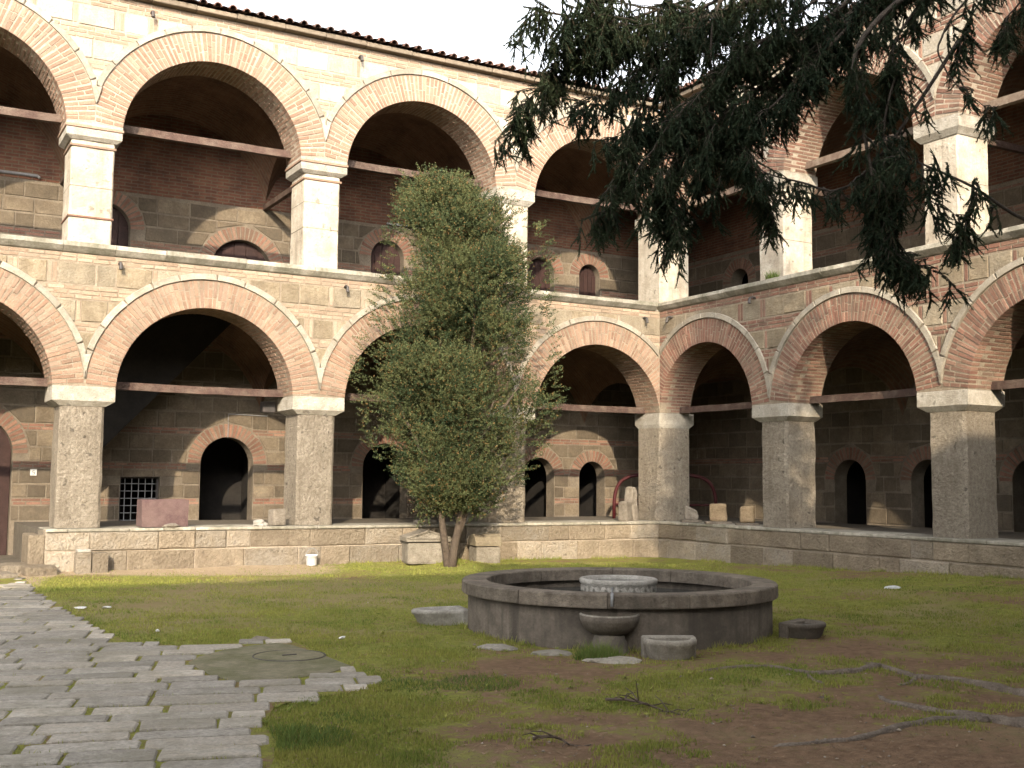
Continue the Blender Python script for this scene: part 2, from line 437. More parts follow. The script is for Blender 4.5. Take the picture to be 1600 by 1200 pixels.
# ------------------------------------------------------------------ arcaded wings
PC = dict(low=dict(spring=2.826, hc=.60, ring=.60), up=dict(spring=8.199, hc=.545, ring=.63))
HOOD = .13
DB = 4.4                                    # gallery depth to the back wall
def clip_half(poly, a, b, c):               # keep a*s+b*z>=c
    out = []
    for i in range(len(poly)):
        p, q = poly[i], poly[(i + 1) % len(poly)]
        dp, dq = a * p[0] + b * p[1] - c, a * q[0] + b * q[1] - c
        if dp >= 0: out.append(p)
        if dp * dq < 0:
            t = dp / (dp - dq); out.append((p[0] + (q[0] - p[0]) * t, p[1] + (q[1] - p[1]) * t))
    return out
def area(poly):
    return abs(sum(poly[i][0] * poly[(i + 1) % len(poly)][1] - poly[(i + 1) % len(poly)][0] * poly[i][1] for i in range(len(poly)))) / 2
def prism(poly, n0, n1, c):
    k = len(poly); cs = sum(p[0] for p in poly) / k; cz = sum(p[1] for p in poly) / k
    v = [(p[0], n0, p[1]) for p in poly] + [(p[0], n1 - c, p[1]) for p in poly]
    for p in poly:
        d = math.hypot(p[0] - cs, p[1] - cz); q = max(0, 1 - c * 1.3 / max(d, .01))
        v.append((cs + (p[0] - cs) * q, n1, cz + (p[1] - cz) * q))
    f = [tuple(range(2 * k, 3 * k))]
    for i in range(k):
        j = (i + 1) % k
        f.append((i, j, k + j, k + i)); f.append((k + i, k + j, 2 * k + j, 2 * k + i))
    return v, f
class Wing:
    def __init__(s, name, loc, tf, piers, end, crowns, basis):
        s.root = empty(name, loc); s.tf = tf; s.piers = piers; s.end = end; s.basis = basis
        s.pieces = []
        s.arches = {'low': [], 'up': []}
        for st in ('low', 'up'):
            P = PC[st]; prev = 0.
            for i, p in enumerate(piers + [end + 9]):
                a0 = prev if i == 0 else prev + P['hc']; a1 = min(p - P['hc'], end + 9)
                if i == len(piers): break
                a = (a1 - a0) / 2; cr = crowns[st][0 if i == 0 else 1]
                h = cr - P['spring']; R = (a * a + h * h) / (2 * h)
                s.arches[st].append(dict(sc=(a0 + a1) / 2, a=a, R=R, cz=cr - R, crown=cr, lo=(0 if i == 0 else prev), hi=p, i=i))
                prev = p
    def W(s, p): return s.tf(p[0], p[1], p[2] + H0)
    def obj(s, name, v, f, mat, parent=None, smooth=False):
        return link(name, mesh(name, [s.W(p) for p in v], f, smooth), mat, parent or s.root)
    def mb(s, m, name, mat, parent=None, smooth=False): return s.obj(name, m.v, m.f, mat, parent, smooth)
    def piece(s, kind, v, f, mat, parent, lab='stonework', boost=1.):
        wv = [s.W(p) for p in v]
        c = sum((Vector(p) for p in wv), Vector()) / len(wv)
        pr = project(c)
        size = 0
        if pr and -30 < pr[0] < 1630 and -30 < pr[1] < 1230:
            ext = max((Vector(p) - c).length for p in wv)
            size = boost * ext / pr[2]
        s.pieces.append((size, kind, wv, f, mat, parent, c, lab))
    def flush(s, limit=300):
        kinds = {}
        for p in s.pieces: kinds.setdefault(p[1], []).append(p)
        rest = {}
        for kd, ps in kinds.items():
            ps.sort(key=lambda p: -p[0])
            for n, p in enumerate(ps):
                if n < limit and p[0] > 0:
                    o = link(kd, mesh(kd, [Vector(q) - p[6] for q in p[2]], p[3]), p[4], None)
                    o.matrix_basis = Matrix.Translation(p[6])
                    o.parent = p[5]
                    if p[5].type == 'EMPTY': o.matrix_parent_inverse = p[5].matrix_basis.inverted()
                else:
                    rest.setdefault((p[7], p[4], kd, p[5].name), []).append(p)
        for (lab, mt, kd, pn), ps in rest.items():
            m_ = MB()
            for p in ps: m_.add(p[2], p[3])
            o = m_.obj(lab, mt, ps[0][5])
            o['kind'] = 'stuff'
    # ---- strips
    def strip(s, s0, s1, nf, nb, zt, cols):
        """cols: list of (s, z) bottom outline from s0 to s1"""
        v = []; f = []
        for (a, z) in cols: v += [(a, nf, z), (a, nf, zt), (a, nb, z), (a, nb, zt)]
        for i in range(len(cols) - 1):
            o, q = 4 * i, 4 * i + 4
            if abs(cols[i][0] - cols[i + 1][0]) > 1e-6:
                f += [(o, q, q + 1, o + 1), (o + 2, o + 3, q + 3, q + 2)]
            f.append((o, o + 2, q + 2, q))
        L = 4 * (len(cols) - 1)
        f += [(0, 1, 3, 2), (L, L + 2, L + 3, L + 1), ]
        return v, f
    def arcade_wall(s, st, zt, lite=False):
        P = PC[st]; cols = []
        for A in s.arches[st]:
            t0 = math.asin((P['spring'] - A['cz']) / A['R'])
            N = 48
            for k in range(N + 1):
                t = math.pi - t0 - (math.pi - 2 * t0) * k / N
                cols.append((A['sc'] + A['R'] * math.cos(t), A['cz'] + A['R'] * math.sin(t)))
        cols.append((s.end, P['spring']))
        v, f = s.strip(0, s.end, 0, -1.0, zt, cols)
        return s.obj('wall', v, f, 'mortar_dim' if st == 'low' else 'mortar')
    def rings(s, st, brickmat):
        P = PC[st]
        for A in s.arches[st]:
            R, ring = A['R'], P['ring']
            t0 = math.asin((P['spring'] + .012 - A['cz']) / R)
            N = int((math.pi - 2 * t0) * (R + ring / 2) / .098)
            # the arch part itself: hood moulding bed, a thin proud band of mortar behind the bricks
            bv = []; bf = []
            M_ = 40
            for k in range(M_ + 1):
                t = t0 + (math.pi - 2 * t0) * k / M_
                for r in (R + .004, R + ring):
                    ss = A['sc'] + r * math.cos(t)
                    ss = max(A['lo'] + .004, min(A['hi'] - .004, ss))
                    bv.append((ss, .004, A['cz'] + r * math.sin(t)))
            for k in range(M_): bf.append((2 * k, 2 * k + 1, 2 * k + 3, 2 * k + 2))
            arch = s.obj('arch', bv, bf, 'mortar_dim' if st == 'low' else 'mortar')
            dt = (math.pi - 2 * t0) / N
            for k in range(N):
                ta = t0 + dt * k + ru(-.1, .1) * dt; tm = ta + dt / 2
                j = .345 + ru(-.05, .05); hw = dt * j
                cuts_ = [.40, .62, .5, .3, .72][random.choice((0, 1, 0, 1, 2, 3, 4))] + ru(-.05, .05)
                ends_ = [0, cuts_, 1] if rnd() < .85 else ([0, .33 + ru(-.04, .04), .67 + ru(-.04, .04), 1])
                segs = []
                for e0, e1 in zip(ends_[:-1], ends_[1:]):
                    segs.append((R + ring * e0 + (.010 if e0 else -.006), R + ring * e1 - (.010 if e1 < 1 else .012 + ru(-.004, .012))))
                for r0, r1 in segs:
                    poly = []
                    for (r, t) in ((r0, tm - hw), (r1, tm - hw * .96), (r1, tm + hw * .96), (r0, tm + hw)):
                        poly.append((A['sc'] + r * math.cos(t), A['cz'] + r * math.sin(t)))
                    poly = clip_half(poly, 1, 0, A['lo'] + .012); poly = clip_half(poly, -1, 0, -(A['hi'] - .012)) if poly else poly
                    if len(poly) < 3 or area(poly) < .002: continue
                    v, f = prism(poly, -.2, .012 + ru(-.005, .008), .007)
                    s.piece('brick', v, f, brickmat, arch, 'ring_brickwork')
            # soffit bricks
            m_ = MB()
            for k in range(N):
                tm = t0 + dt * (k + .5); hw = dt * .31
                nn = -.205 - (k % 2) * .15
                while nn > -.98:
                    n2 = max(nn - .29, -.985)
                    q = []
                    rr = R - .008 + ru(-.004, .004)
                    for n_ in (nn, n2):
                        for (r, t) in ((rr, tm - hw), (rr, tm + hw), (R + .03, tm + hw), (R + .03, tm - hw)):
                            q.append((A['sc'] + r * math.cos(t), n_, A['cz'] + r * math.sin(t)))
                    m_.add(q, [(0, 1, 5, 4), (1, 2, 6, 5), (3, 0, 4, 7), (0, 3, 2, 1), (4, 5, 6, 7)])
                    nn = n2 - .02
            o = s.mb(m_, 'soffit_brickwork', brickmat, arch); o['kind'] = 'stuff'
            # hood stones
            R1, R2 = R + ring + .002, R + ring + HOOD
            t = t0 + .02; te = math.pi - t0 - .02
            while t < te - .02:
                t2 = min(t + ru(.2, .32), te)
                if te - t2 < .08: t2 = te
                poly = [(A['sc'] + R1 * math.cos(t + (t2 - t) * e / 3), A['cz'] + R1 * math.sin(t + (t2 - t) * e / 3)) for e in range(4)]
                poly += [(A['sc'] + R2 * math.cos(t2 - .006 + (t - t2 + .012) * e / 3), A['cz'] + R2 * math.sin(t2 - .006 + (t - t2 + .012) * e / 3)) for e in range(4)]
                poly = clip_half(poly, 1, 0, A['lo'] + (.062 if A['i'] == 0 else .01))
                poly = clip_half(poly, -1, 0, -(A['hi'] - .01)) if poly else poly
                if len(poly) > 2 and area(poly) > .003:
                    v, f = prism(poly, -.05, .055 + ru(-.006, .006), .012)
                    s.piece('hood_stone', v, f, 'hood', arch, 'hood_moulding')
                t = t2 + .004
    def spandrel(s, st, rows, stone, brickmat, wall):
        P = PC[st]
        As = s.arches[st]
        def clip(poly):
            for A in As:
                Rh = A['R'] + P['ring'] + HOOD - .02
                cs = sum(p[0] for p in poly) / len(poly); cz = sum(p[1] for p in poly) / len(poly)
                d = Vector((cs - A['sc'], cz - A['cz'])); L = d.length
                if L > Rh + 1.2: continue
                d.normalize()
                poly = clip_half(poly, d.x, d.y, d.x * (A['sc'] + d.x * Rh) + d.y * (A['cz'] + d.y * Rh))
                if len(poly) < 3: return None
            if area(poly) < .0025: return None
            return poly
        for (ty, z0, z1) in rows:
            a = .02
            while a < s.end - .05:
                if ty == 'b':
                    L = ru(.22, .36); gap = ru(.018, .035)
                    j = lambda: ru(-.006, .006)
                    n_seg = 1
                    poly = [(a, z0 + j()), (a + L, z0 + j()), (a + L, z1 + j()), (a, z1 + j())]
                    poly = clip(poly)
                    if poly:
                        v, f = prism(poly, -.04, .010 + ru(-.005, .007), .006); s.piece('brick', v, f, brickmat, wall, 'wall_brickwork')
                    a += L + gap
                else:
                    L = ru(.34, .72); nsl = 2 if L > .45 else 1
                    # wide blocks are clipped per slice so that they follow the hood; keep whole when clear of it
                    whole = [(a, z0 + ru(0, .02)), (a + L, z0 + ru(0, .02)), (a + L, z1 - ru(0, .02)), (a, z1 - ru(0, .02))]
                    poly = clip(whole)
                    if poly:
                        v, f = prism(poly, -.04, .014 + ru(-.008, .014), .014); s.piece('stone_block', v, f, stone, wall)
                    a += L + .028
                    if rnd() < .7:
                        for q in range(1 if rnd() < .6 else 2):
                            poly = clip([(a, z0 + .02), (a + .065, z0 + .02), (a + .065, z1 - .02), (a, z1 - .02)])
                            if poly:
                                v, f = prism(poly, -.04, .010, .006); s.piece('brick', v, f, brickmat, wall, 'wall_brickwork')
                            a += .065 + .028
    def kneelers(s, st, zv, wall):
        for p in s.piers:
            poly = [(p - .10, zv + .30), (p + .10, zv + .30), (p + .03, zv), (p, zv - .06), (p - .03, zv)]
            v, f = prism(poly, -.05, .064, .012); s.piece('kneeler_stone', v, f, 'hood', wall)
    def shaft(s, sc, half, z0, z1, n0, n1, ch, name, mat, parent, amp=.010):
        v = []; f = []
        lv = 12
        sec = [(sc - half, n1), (sc - half, n0 - ch), (sc - half + ch, n0), (sc - half * .33, n0), (sc + half * .33, n0), (sc + half - ch, n0), (sc + half, n0 - ch), (sc + half, n1)]
        K_ = len(sec)
        off = Vector((ru(0, 30), ru(0, 30), 0))
        for l in range(lv + 1):
            z = z0 + (z1 - z0) * l / lv
            for a, n in sec:
                d = mnoise.noise_vector(Vector((a * 3, n * 3, z * 3)) + off) * amp * 1.5
                v.append((a + d.x, n + d.y, z + (d.z if 0 < l < lv else 0)))
        for l in range(lv):
            for k in range(K_):
                f.append((l * K_ + k, l * K_ + (k + 1) % K_, (l + 1) * K_ + (k + 1) % K_, (l + 1) * K_ + k))
        f.append(tuple(range(K_))); f.append(tuple(lv * K_ + k for k in range(K_)))
        return s.obj(name, v, f, mat, parent)
    def capital(s, sc, hs, hc, za, zb, zc, n0, n1, nf, nb, mat, parent, name='capital'):
        """hs shaft half width at za, hc capital half width from zb to zc; nf front, nb back"""
        v = []
        c = .012
        for (h, a, b, z) in ((hs, n0, n1, za), (hc, nf, nb, zb), (hc, nf, nb, zc - c), (hc - c, nf - c, nb + c, zc)):
            v += [(sc - h, b, z), (sc + h, b, z), (sc + h, a, z), (sc - h, a, z)]
        f = [(0, 1, 2, 3), (12, 15, 14, 13)]
        for l in range(3):
            for k in range(4): f.append((4 * l + k, 4 * l + (k + 1) % 4, 4 * l + 4 + (k + 1) % 4, 4 * l + 4 + k))
        return s.obj(name, v, f, mat, parent)
    def vault(s, a0, a1, n0, n1, crown, name='vault'):
        hs, hn = (a1 - a0) / 2, abs(n1 - n0) / 2
        Q = hs * hs * 1.08 + hn * hn; sm = (a0 + a1) / 2; nm = (n0 + n1) / 2
        v = []; f = []
        NS, NN = 20, 14
        for i in range(NS + 1):
            for j in range(NN + 1):
                a = a0 + (a1 - a0) * i / NS; n = n0 + (n1 - n0) * j / NN
                v.append((a, n, crown + .04 + math.sqrt(Q - (a - sm) ** 2 - (n - nm) ** 2) - math.sqrt(Q - hn * hn)))
        for i in range(NS):
            for j in range(NN):
                o = i * (NN + 1) + j; f.append((o, o + 1, o + NN + 2, o + NN + 1))
        return s.obj(name, v, f, 'vault', None, True)
    def back_wall(s, s0, s1, z0, z1, ops, mat, name='gallery_wall'):
        cols = [(s0, z0)]
        for op in sorted(ops):
            (a, b, zt) = op[:3]
            if len(op) > 3:
                cols += [(a, z0), (a, zt), (b, zt), (b, z0)]; continue
            r = (b - a) / 2; c = (a + b) / 2; zs = max(zt - r, z0 + .2)
            cols.append((a, z0))
            for k in range(17):
                t = math.pi - math.pi * k / 16
                cols.append((c + r * math.cos(t), zs + (zt - zs) * math.sin(t)))
            cols.append((b, z0))
        cols.append((s1, z0))
        v, f = s.strip(s0, s1, -DB, -DB - .45, z1, cols)
        return s.obj(name, v, f, mat)
    def back_masonry(s, s0, s1, z0, z1, ops, wall, rings=True, stone='back_stone', brick='brick_dark'):
        ringw = .34
        def clip(poly):
            for op in ops:
                (a, b, zt) = op[:3]
                r = (b - a) / 2; c = (a + b) / 2; zs = max(zt - r, z0 + .2); Rh = r + ringw + .02
                cs = sum(p[0] for p in poly) / len(poly); cz = sum(p[1] for p in poly) / len(poly)
                if len(op) > 3:
                    if min(p[1] for p in poly) < zt:
                        if cz > zt: poly = clip_half(poly, 0, 1, zt + .02) if abs(cs - c) < r + .5 else poly
                        elif cs < c: poly = clip_half(poly, -1, 0, -(a - .02))
                        else: poly = clip_half(poly, 1, 0, b + .02)
                        if len(poly) < 3: return None
                    continue
                if abs(cs - c) > Rh + .8: continue
                if cz > zs - .12:
                    d = Vector((cs - c, cz - zs))
                    if d.length > Rh + .8: continue
                    if d.length < 1e-4: return None
                    d.normalize()
                    poly = clip_half(poly, d.x, d.y, d.x * (c + d.x * Rh) + d.y * (zs + d.y * Rh))
                else:
                    poly = clip_half(poly, -1, 0, -(a - .02)) if cs < c else clip_half(poly, 1, 0, b + .02)
                if len(poly) < 3: return None
            return poly if area(poly) > .003 else None
        z = z0 + .02
        while z < z1 - .08:
            h = min(ru(.30, .42), z1 - z - .01)
            a = s0 + .02
            while a < s1 - .1:
                L = min(ru(.36, .85), s1 - a - .01)
                poly = clip([(a, z + ru(0, .02)), (a + L, z + ru(0, .02)), (a + L, z + h - ru(0, .02)), (a, z + h - ru(0, .02))])
                if poly:
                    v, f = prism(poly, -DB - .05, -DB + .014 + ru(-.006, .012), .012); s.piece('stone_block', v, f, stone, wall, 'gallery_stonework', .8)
                a += L + .028
            z += h + .025
            if rnd() < .6:
                for q in range(2):
                    if z > z1 - .08: break
                    a = s0 + .02
                    while a < s1 - .1:
                        L = min(ru(.24, .38), s1 - a - .01)
                        poly = clip([(a, z), (a + L, z), (a + L, z + .055), (a, z + .055)])
                        if poly:
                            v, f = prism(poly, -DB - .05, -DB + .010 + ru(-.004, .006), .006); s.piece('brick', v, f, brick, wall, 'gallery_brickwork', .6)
                        a += L + .025
                    z += .055 + .022
        if rings:
            for op in ops:
                (a, b, zt) = op[:3]
                if len(op) > 3: continue
                r = (b - a) / 2; c = (a + b) / 2; zs = max(zt - r, z0 + .2)
                N = max(10, int(math.pi * (r + .15) / .105))
                for k in range(N):
                    tm = math.pi * (k + .5) / N; hw = math.pi / N * .33
                    poly = [(c + q * math.cos(t), zs + q * math.sin(t)) for (q, t) in ((r + .004, tm - hw), (r + ringw - ru(0, .03), tm - hw), (r + ringw - ru(0, .03), tm + hw), (r + .004, tm + hw))]
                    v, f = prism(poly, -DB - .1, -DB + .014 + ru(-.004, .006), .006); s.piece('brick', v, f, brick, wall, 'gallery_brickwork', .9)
    def tie(s, a0, a1, n, z, mat, w=.075, h=.08, parent=None, name='tie_beam'):
        m_ = MB(); N = 10
        sec = [(-w, -h), (w, -h), (w, h), (-w, h)]
        v = []; f = []
        for i in range(N + 1):
            a = a0 + (a1 - a0) * i / N
            sag = -.012 * math.sin(math.pi * i / N) + ru(-.006, .006)
            for (dn, dz) in sec: v.append((a, n + dn + ru(-.004, .004), z + dz + sag))
        for i in range(N):
            for k in range(4): f.append((4 * i + k, 4 * i + (k + 1) % 4, 4 * i + 4 + (k + 1) % 4, 4 * i + 4 + k))
        f += [(0, 1, 2, 3), (4 * N, 4 * N + 1, 4 * N + 2, 4 * N + 3)]
        return s.obj(name, v, f, mat)
    def cross_tie(s, a, n0, n1, z, mat):
        v, f = box_geo(a - .06, a + .06, n1, n0, z - .07, z + .07, .006)
        return s.obj('cross_tie_beam', v, f, mat)

def build_wing(w, dark, lite=False):
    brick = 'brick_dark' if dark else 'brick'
    # walls and arches
    wl = w.arcade_wall('low', 5.5); wu = w.arcade_wall('up', 10.96)
    floor_up = MB(); floor_up.box(-.9, w.end, -DB + .01, -.02, 5.3, 5.69); w.mb(floor_up, 'upper_floor', 'floor')
    rf = MB(); rf.box(-.9, w.end, -DB - .4, -.02, 10.9, 10.955); w.mb(rf, 'roof_deck', 'floor')
    for st, z0, crn in (('low', 0, 0), ('up', 5.7, 0)):
        for A in w.arches[st]:
            lo = -.5 if A['i'] == 0 else A['lo']
            w.vault(lo, A['hi'], -1.0, -DB, A['crown'])
    # roof
    v = []; f = []
    pitch_ = math.tan(math.radians(11)); NS = int(w.end / .0535)
    for i in range(NS + 1):
        a = w.end * i / NS
        z = .055 * abs(math.cos(math.pi * a / .32))
        v += [(a, .28, 11.09 + z), (a, -5.3, 11.09 + 5.58 * pitch_ + z)]
    for i in range(NS): f.append((2 * i, 2 * i + 2, 2 * i + 3, 2 * i + 1))
    o = len(v)
    v += [(0, -5.3, 10.9), (w.end, -5.3, 10.9)]
    f.append((1, 2 * NS + 1, o + 1, o))
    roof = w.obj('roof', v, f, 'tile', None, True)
    g = MB(); g.box(w.end - .3, w.end, -DB - .4, -1.0, -.9, 10.9); w.mb(g, 'light_block_wall', 'mortar')  # added out of view: closes the cut wing end to block light
    if lite:
        w.back_wall(-DB, w.end, -.88, 10.9, [], 'back_mortar')
        for p in w.piers:
            w.shaft(p, .43, -.88, 2.43, -.1, -.98, .05, 'pier', 'pier', None)
            w.capital(p, .43, .6, 2.43, 2.533, 2.826, -.1, -.98, .004, -1.06, 'capital', None)
            w.shaft(p, .42, 5.7, 7.86, -.1, -.98, .04, 'pier', 'pier_up', None)
            w.capital(p, .42, .545, 7.86, 7.949, 8.199, -.1, -.98, .004, -1.06, 'capital', None)
        m_ = MB(); m_.box(0, w.end, -.1, .15, 5.52, 5.705, .01); w.mb(m_, 'ledge', 'ledge')
        return
    w.rings('low', brick); w.rings('up', brick)
    lowrows = [('b', 5.42, 5.49), ('b', 5.335, 5.40), ('s', 4.86, 5.31), ('b', 4.765, 4.83), ('b', 4.675, 4.74), ('b', 4.585, 4.65), ('s', 4.12, 4.56), ('b', 4.025, 4.09), ('b', 3.935, 4.0), ('s', 3.5, 3.91), ('s', 3.08, 3.47)]
    uprows = [('b', 10.865, 10.93), ('b', 10.775, 10.84), ('b', 10.685, 10.75), ('s', 10.24, 10.66), ('b', 10.15, 10.215), ('b', 10.06, 10.125), ('b', 9.97, 10.035), ('s', 9.55, 9.945), ('b', 9.455, 9.52), ('b', 9.365, 9.43), ('s', 8.96, 9.34), ('s', 8.6, 8.93)]
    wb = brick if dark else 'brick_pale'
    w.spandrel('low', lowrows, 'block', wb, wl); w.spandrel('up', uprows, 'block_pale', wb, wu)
    w.kneelers('low', 3.17, wl); w.kneelers('up', 8.68, wu)
    # ledge slabs
    lg = MB(); lg.box(.0, w.end, -.3, .0, 5.505, 5.70); ledge = w.mb(lg, 'ledge', 'ledge')
    a = .16 if not dark else .0
    while a < w.end - .2:
        L = min(ru(.9, 1.9), w.end - a)
        dz = ru(-.008, .008); dn = ru(-.012, .012)
        prof = [(-.12, 5.512), (.03, 5.512), (.06, 5.535), (.13 + dn, 5.60), (.15 + dn, 5.62), (.152 + dn, 5.70 + dz), (.13 + dn, 5.712 + dz), (-.12, 5.715 + dz)]
        v = [(a + .004, n, z) for n, z in prof] + [(a + L - .004, n, z) for n, z in prof]
        K_ = len(prof)
        f = [tuple(range(K_)), tuple(range(K_, 2 * K_))] + [(k, (k + 1) % K_, K_ + (k + 1) % K_, K_ + k) for k in range(K_)]
        w.piece('ledge_slab', v, f, 'ledge', ledge, 'ledge_slabs')
        a += L
    # eaves and first tile course
    a = .22 if not dark else 0
    while a < w.end - .2:
        L = min(ru(.6, 1.3), w.end - a)
        v, f = box_geo(a + .004, a + L - .004, -.3, .20 + ru(-.01, .01), 10.965, 11.07 + ru(-.01, .01), .012)
        w.piece('eaves_slab', v, f, 'roofstone', roof, 'eaves')
        a += L
    a = .3; k = 0
    while a < w.end:
        v = []; f = []
        r = .088 + ru(-.008, .006); tl = ru(-.03, .03); e0 = .33 + ru(-.03, .03)
        for (n, dz) in ((e0, 0), (-.15, .48 * pitch_)):
            for q in range(9):
                t = math.pi * q / 8
                v.append((a + r * math.cos(t) + (tl if n < 0 else 0), n, 11.10 + dz + r * 1.05 * math.sin(t)))
            for q in range(9):
                t = math.pi * q / 8
                v.append((a + (r - .02) * math.cos(t) + (tl if n < 0 else 0), n, 11.10 + dz + (r * 1.05 - .02) * math.sin(t)))
        for q in range(8):
            f += [(q, q + 1, 19 + q, 18 + q), (9 + q, 27 + q, 28 + q, 10 + q), (q, 9 + q, 10 + q, q + 1)]
        w.piece('roof_tile', v, f, 'tile', roof, 'roof_tiles')
        a += .315 + ru(-.012, .012)
    # piers
    for i, p in enumerate(w.piers):
        pr = w.shaft(p, .425, 0, 2.43, -.1, -.98, .055, 'pier', 'pier', None, .014)
        w.capital(p, .44, .6, 2.43, 2.533, 2.826, -.09, -.99, .006, -1.06, 'capital', pr)
        pu = w.shaft(p, .42, 5.70, 7.86, -.1, -.98, .03, 'pier', 'pier_up', None, .008)
        for zj in ((6.62, 7.2) if (i + dark) % 2 else (6.9,)):
            v, f = box_geo(p - .422, p + .422, -.985, -.094, zj, zj + .014, .002); w.obj('joint', v, f, 'back_mortar', pu)
        if not dark and i in (1, 2, 3):
            w.capital(p, .45, .545, 7.86, 7.93, 8.09, -.07, -1.0, .006, -1.06, 'capital', pu)
            v, f = box_geo(p - .57, p + .57, -1.07, .03, 8.092, 8.145, .006); w.obj('brick_band', v, f, 'brick', pu)
            v, f = box_geo(p - .55, p + .55, -1.06, .012, 8.147, 8.2, .006); w.obj('impost_slab', v, f, 'capital', pu)
            v, f = box_geo(p - .45, p + .45, -1.0, -.065, 7.72, 7.77, .006); w.obj('brick_band', v, f, 'brick', pu)
            if i == 2:
                v, f = box_geo(p - .445, p + .445, -1.0, -.07, 6.26, 6.30, .006); w.obj('brick_band', v, f, 'brick_dark', pu)
        else:
            w.capital(p, .44, .545, 7.83, 7.95, 8.199, -.08, -1.0, .006, -1.06, 'capital', pu)
    # tie beams
    for st, z in (('low', 2.915), ('up', 8.40)):
        for A in w.arches[st]:
            dx = math.sqrt(max(0, A['R'] ** 2 - (z - A['cz']) ** 2)) + .1
            lo = A['sc'] - dx
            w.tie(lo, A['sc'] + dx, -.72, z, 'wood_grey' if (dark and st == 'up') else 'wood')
    for p in w.piers:
        w.cross_tie(p, -.95, -DB - .05, 8.0, 'wood')

LEFT = Wing('arcaded_building', (7, 0, 0), lambda s, n, z: (s, n, z), [4.42, 9.40, 14.33, 19.28], 21.6,
            dict(low=(4.50, 4.607), up=(9.86, 9.97)), None)
RIGHT = Wing('arcaded_building', (0, 7, 0), lambda s, n, z: (n, s, z), [4.17, 8.99, 13.81, 18.63], 20.0,
             dict(low=(4.51, 4.467), up=(9.84, 9.83)), None)
tag(LEFT.root, 'sunlit wing with round brick arches on two storeys, running from the corner to the left', 'building', 'wings round the courtyard')
tag(RIGHT.root, 'shaded wing with reddish brick arches on two storeys, behind the spruce branches and fountain', 'building', 'wings round the courtyard')
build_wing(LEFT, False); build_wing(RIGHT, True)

# corner pier (stands where both wings meet; built with the left wing)
def corner_pier(z0, z1, zb, zc, ch0, ch1, mat, lo=-.98, hi=-.02):
    v = []; f = []
    lv = 8
    for l in range(lv + 1):
        t = l / lv; z = z0 + (z1 - z0) * t; c = ch0 + (ch1 - ch0) * t
        for x, y in ((lo, lo), (hi - .16, lo), (hi - .16 + .0, lo), (hi, hi - c), (hi - c, hi), (lo, hi)): v.append((x if not (x == hi - .16) else hi, y, z))
    K_ = 6
    for l in range(lv):
        for k in range(K_): f.append((l * K_ + k, l * K_ + (k + 1) % K_, (l + 1) * K_ + (k + 1) % K_, (l + 1) * K_ + k))
    f.append(tuple(range(K_))); f.append(tuple(lv * K_ + k for k in range(K_)))
    pr = LEFT.obj('pier', v, f, mat)
    e = .14
    v = []
    for (a, b, z) in ((lo, hi, z1), (lo - e, hi + .02, zb), (lo - e, hi + .02, zc)):
        v += [(a, a, z), (b, a, z), (b, b - .03, z), (b - .03, b, z), (a, b, z)]
    f = [(0, 1, 2, 3, 4), (10, 11, 12, 13, 14)]
    for l in range(2):
        for k in range(5): f.append((5 * l + k, 5 * l + (k + 1) % 5, 5 * l + 5 + (k + 1) % 5, 5 * l + 5 + k))
    LEFT.obj('capital', v, f, 'capital', pr)
corner_pier(0, 2.43, 2.533, 2.822, .24, .02, 'pier'); corner_pier(5.70, 7.86, 7.95, 8.195, .03, .02, 'pier_up')
m_ = MB(); m_.box(-1.0, -.004, -1.0, -.004, 2.83, 5.5); m_.box(-1.0, -.004, -1.0, -.004, 8.2, 10.9); m_.box(-.95, -.01, -.95, -.01, 5.5, 5.70)
LEFT.mb(m_, 'corner_core', 'mortar')
LEFT.vault(-DB, -.5, -.5, -DB, 4.45); LEFT.vault(-DB, -.5, -.5, -DB, 9.8)

# gallery walls
opsL = [(9.514, 10.854, 2.036), (11.826, 12.753, 1.02), (5.25, 6.537, 1.98), (.528, 1.618, 1.69), (-1.258, -.339, 1.60), (15.15, 16.9, 2.40)]
arL = [o for o in opsL if o[0] != 11.826]
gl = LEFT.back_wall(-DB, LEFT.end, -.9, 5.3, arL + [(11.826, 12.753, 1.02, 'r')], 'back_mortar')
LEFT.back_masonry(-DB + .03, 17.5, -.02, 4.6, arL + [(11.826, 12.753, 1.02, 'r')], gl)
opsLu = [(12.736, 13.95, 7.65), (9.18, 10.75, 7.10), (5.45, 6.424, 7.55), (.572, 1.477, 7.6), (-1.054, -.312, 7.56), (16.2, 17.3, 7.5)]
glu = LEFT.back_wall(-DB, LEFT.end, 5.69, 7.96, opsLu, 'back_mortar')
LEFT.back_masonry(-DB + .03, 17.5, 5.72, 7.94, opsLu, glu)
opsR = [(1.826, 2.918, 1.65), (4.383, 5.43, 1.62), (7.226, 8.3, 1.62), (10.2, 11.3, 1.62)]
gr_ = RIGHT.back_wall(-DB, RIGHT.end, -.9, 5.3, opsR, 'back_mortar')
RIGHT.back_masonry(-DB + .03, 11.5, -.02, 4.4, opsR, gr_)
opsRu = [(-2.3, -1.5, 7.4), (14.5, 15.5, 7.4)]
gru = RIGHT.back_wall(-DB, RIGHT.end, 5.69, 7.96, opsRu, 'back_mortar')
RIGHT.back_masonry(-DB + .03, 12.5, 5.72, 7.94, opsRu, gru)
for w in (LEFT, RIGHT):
    m_ = MB(); m_.box(-DB, w.end, -DB - .45, -DB + .02, 7.96, 10.9); w.mb(m_, 'upper_brick_wall', 'back_brick')
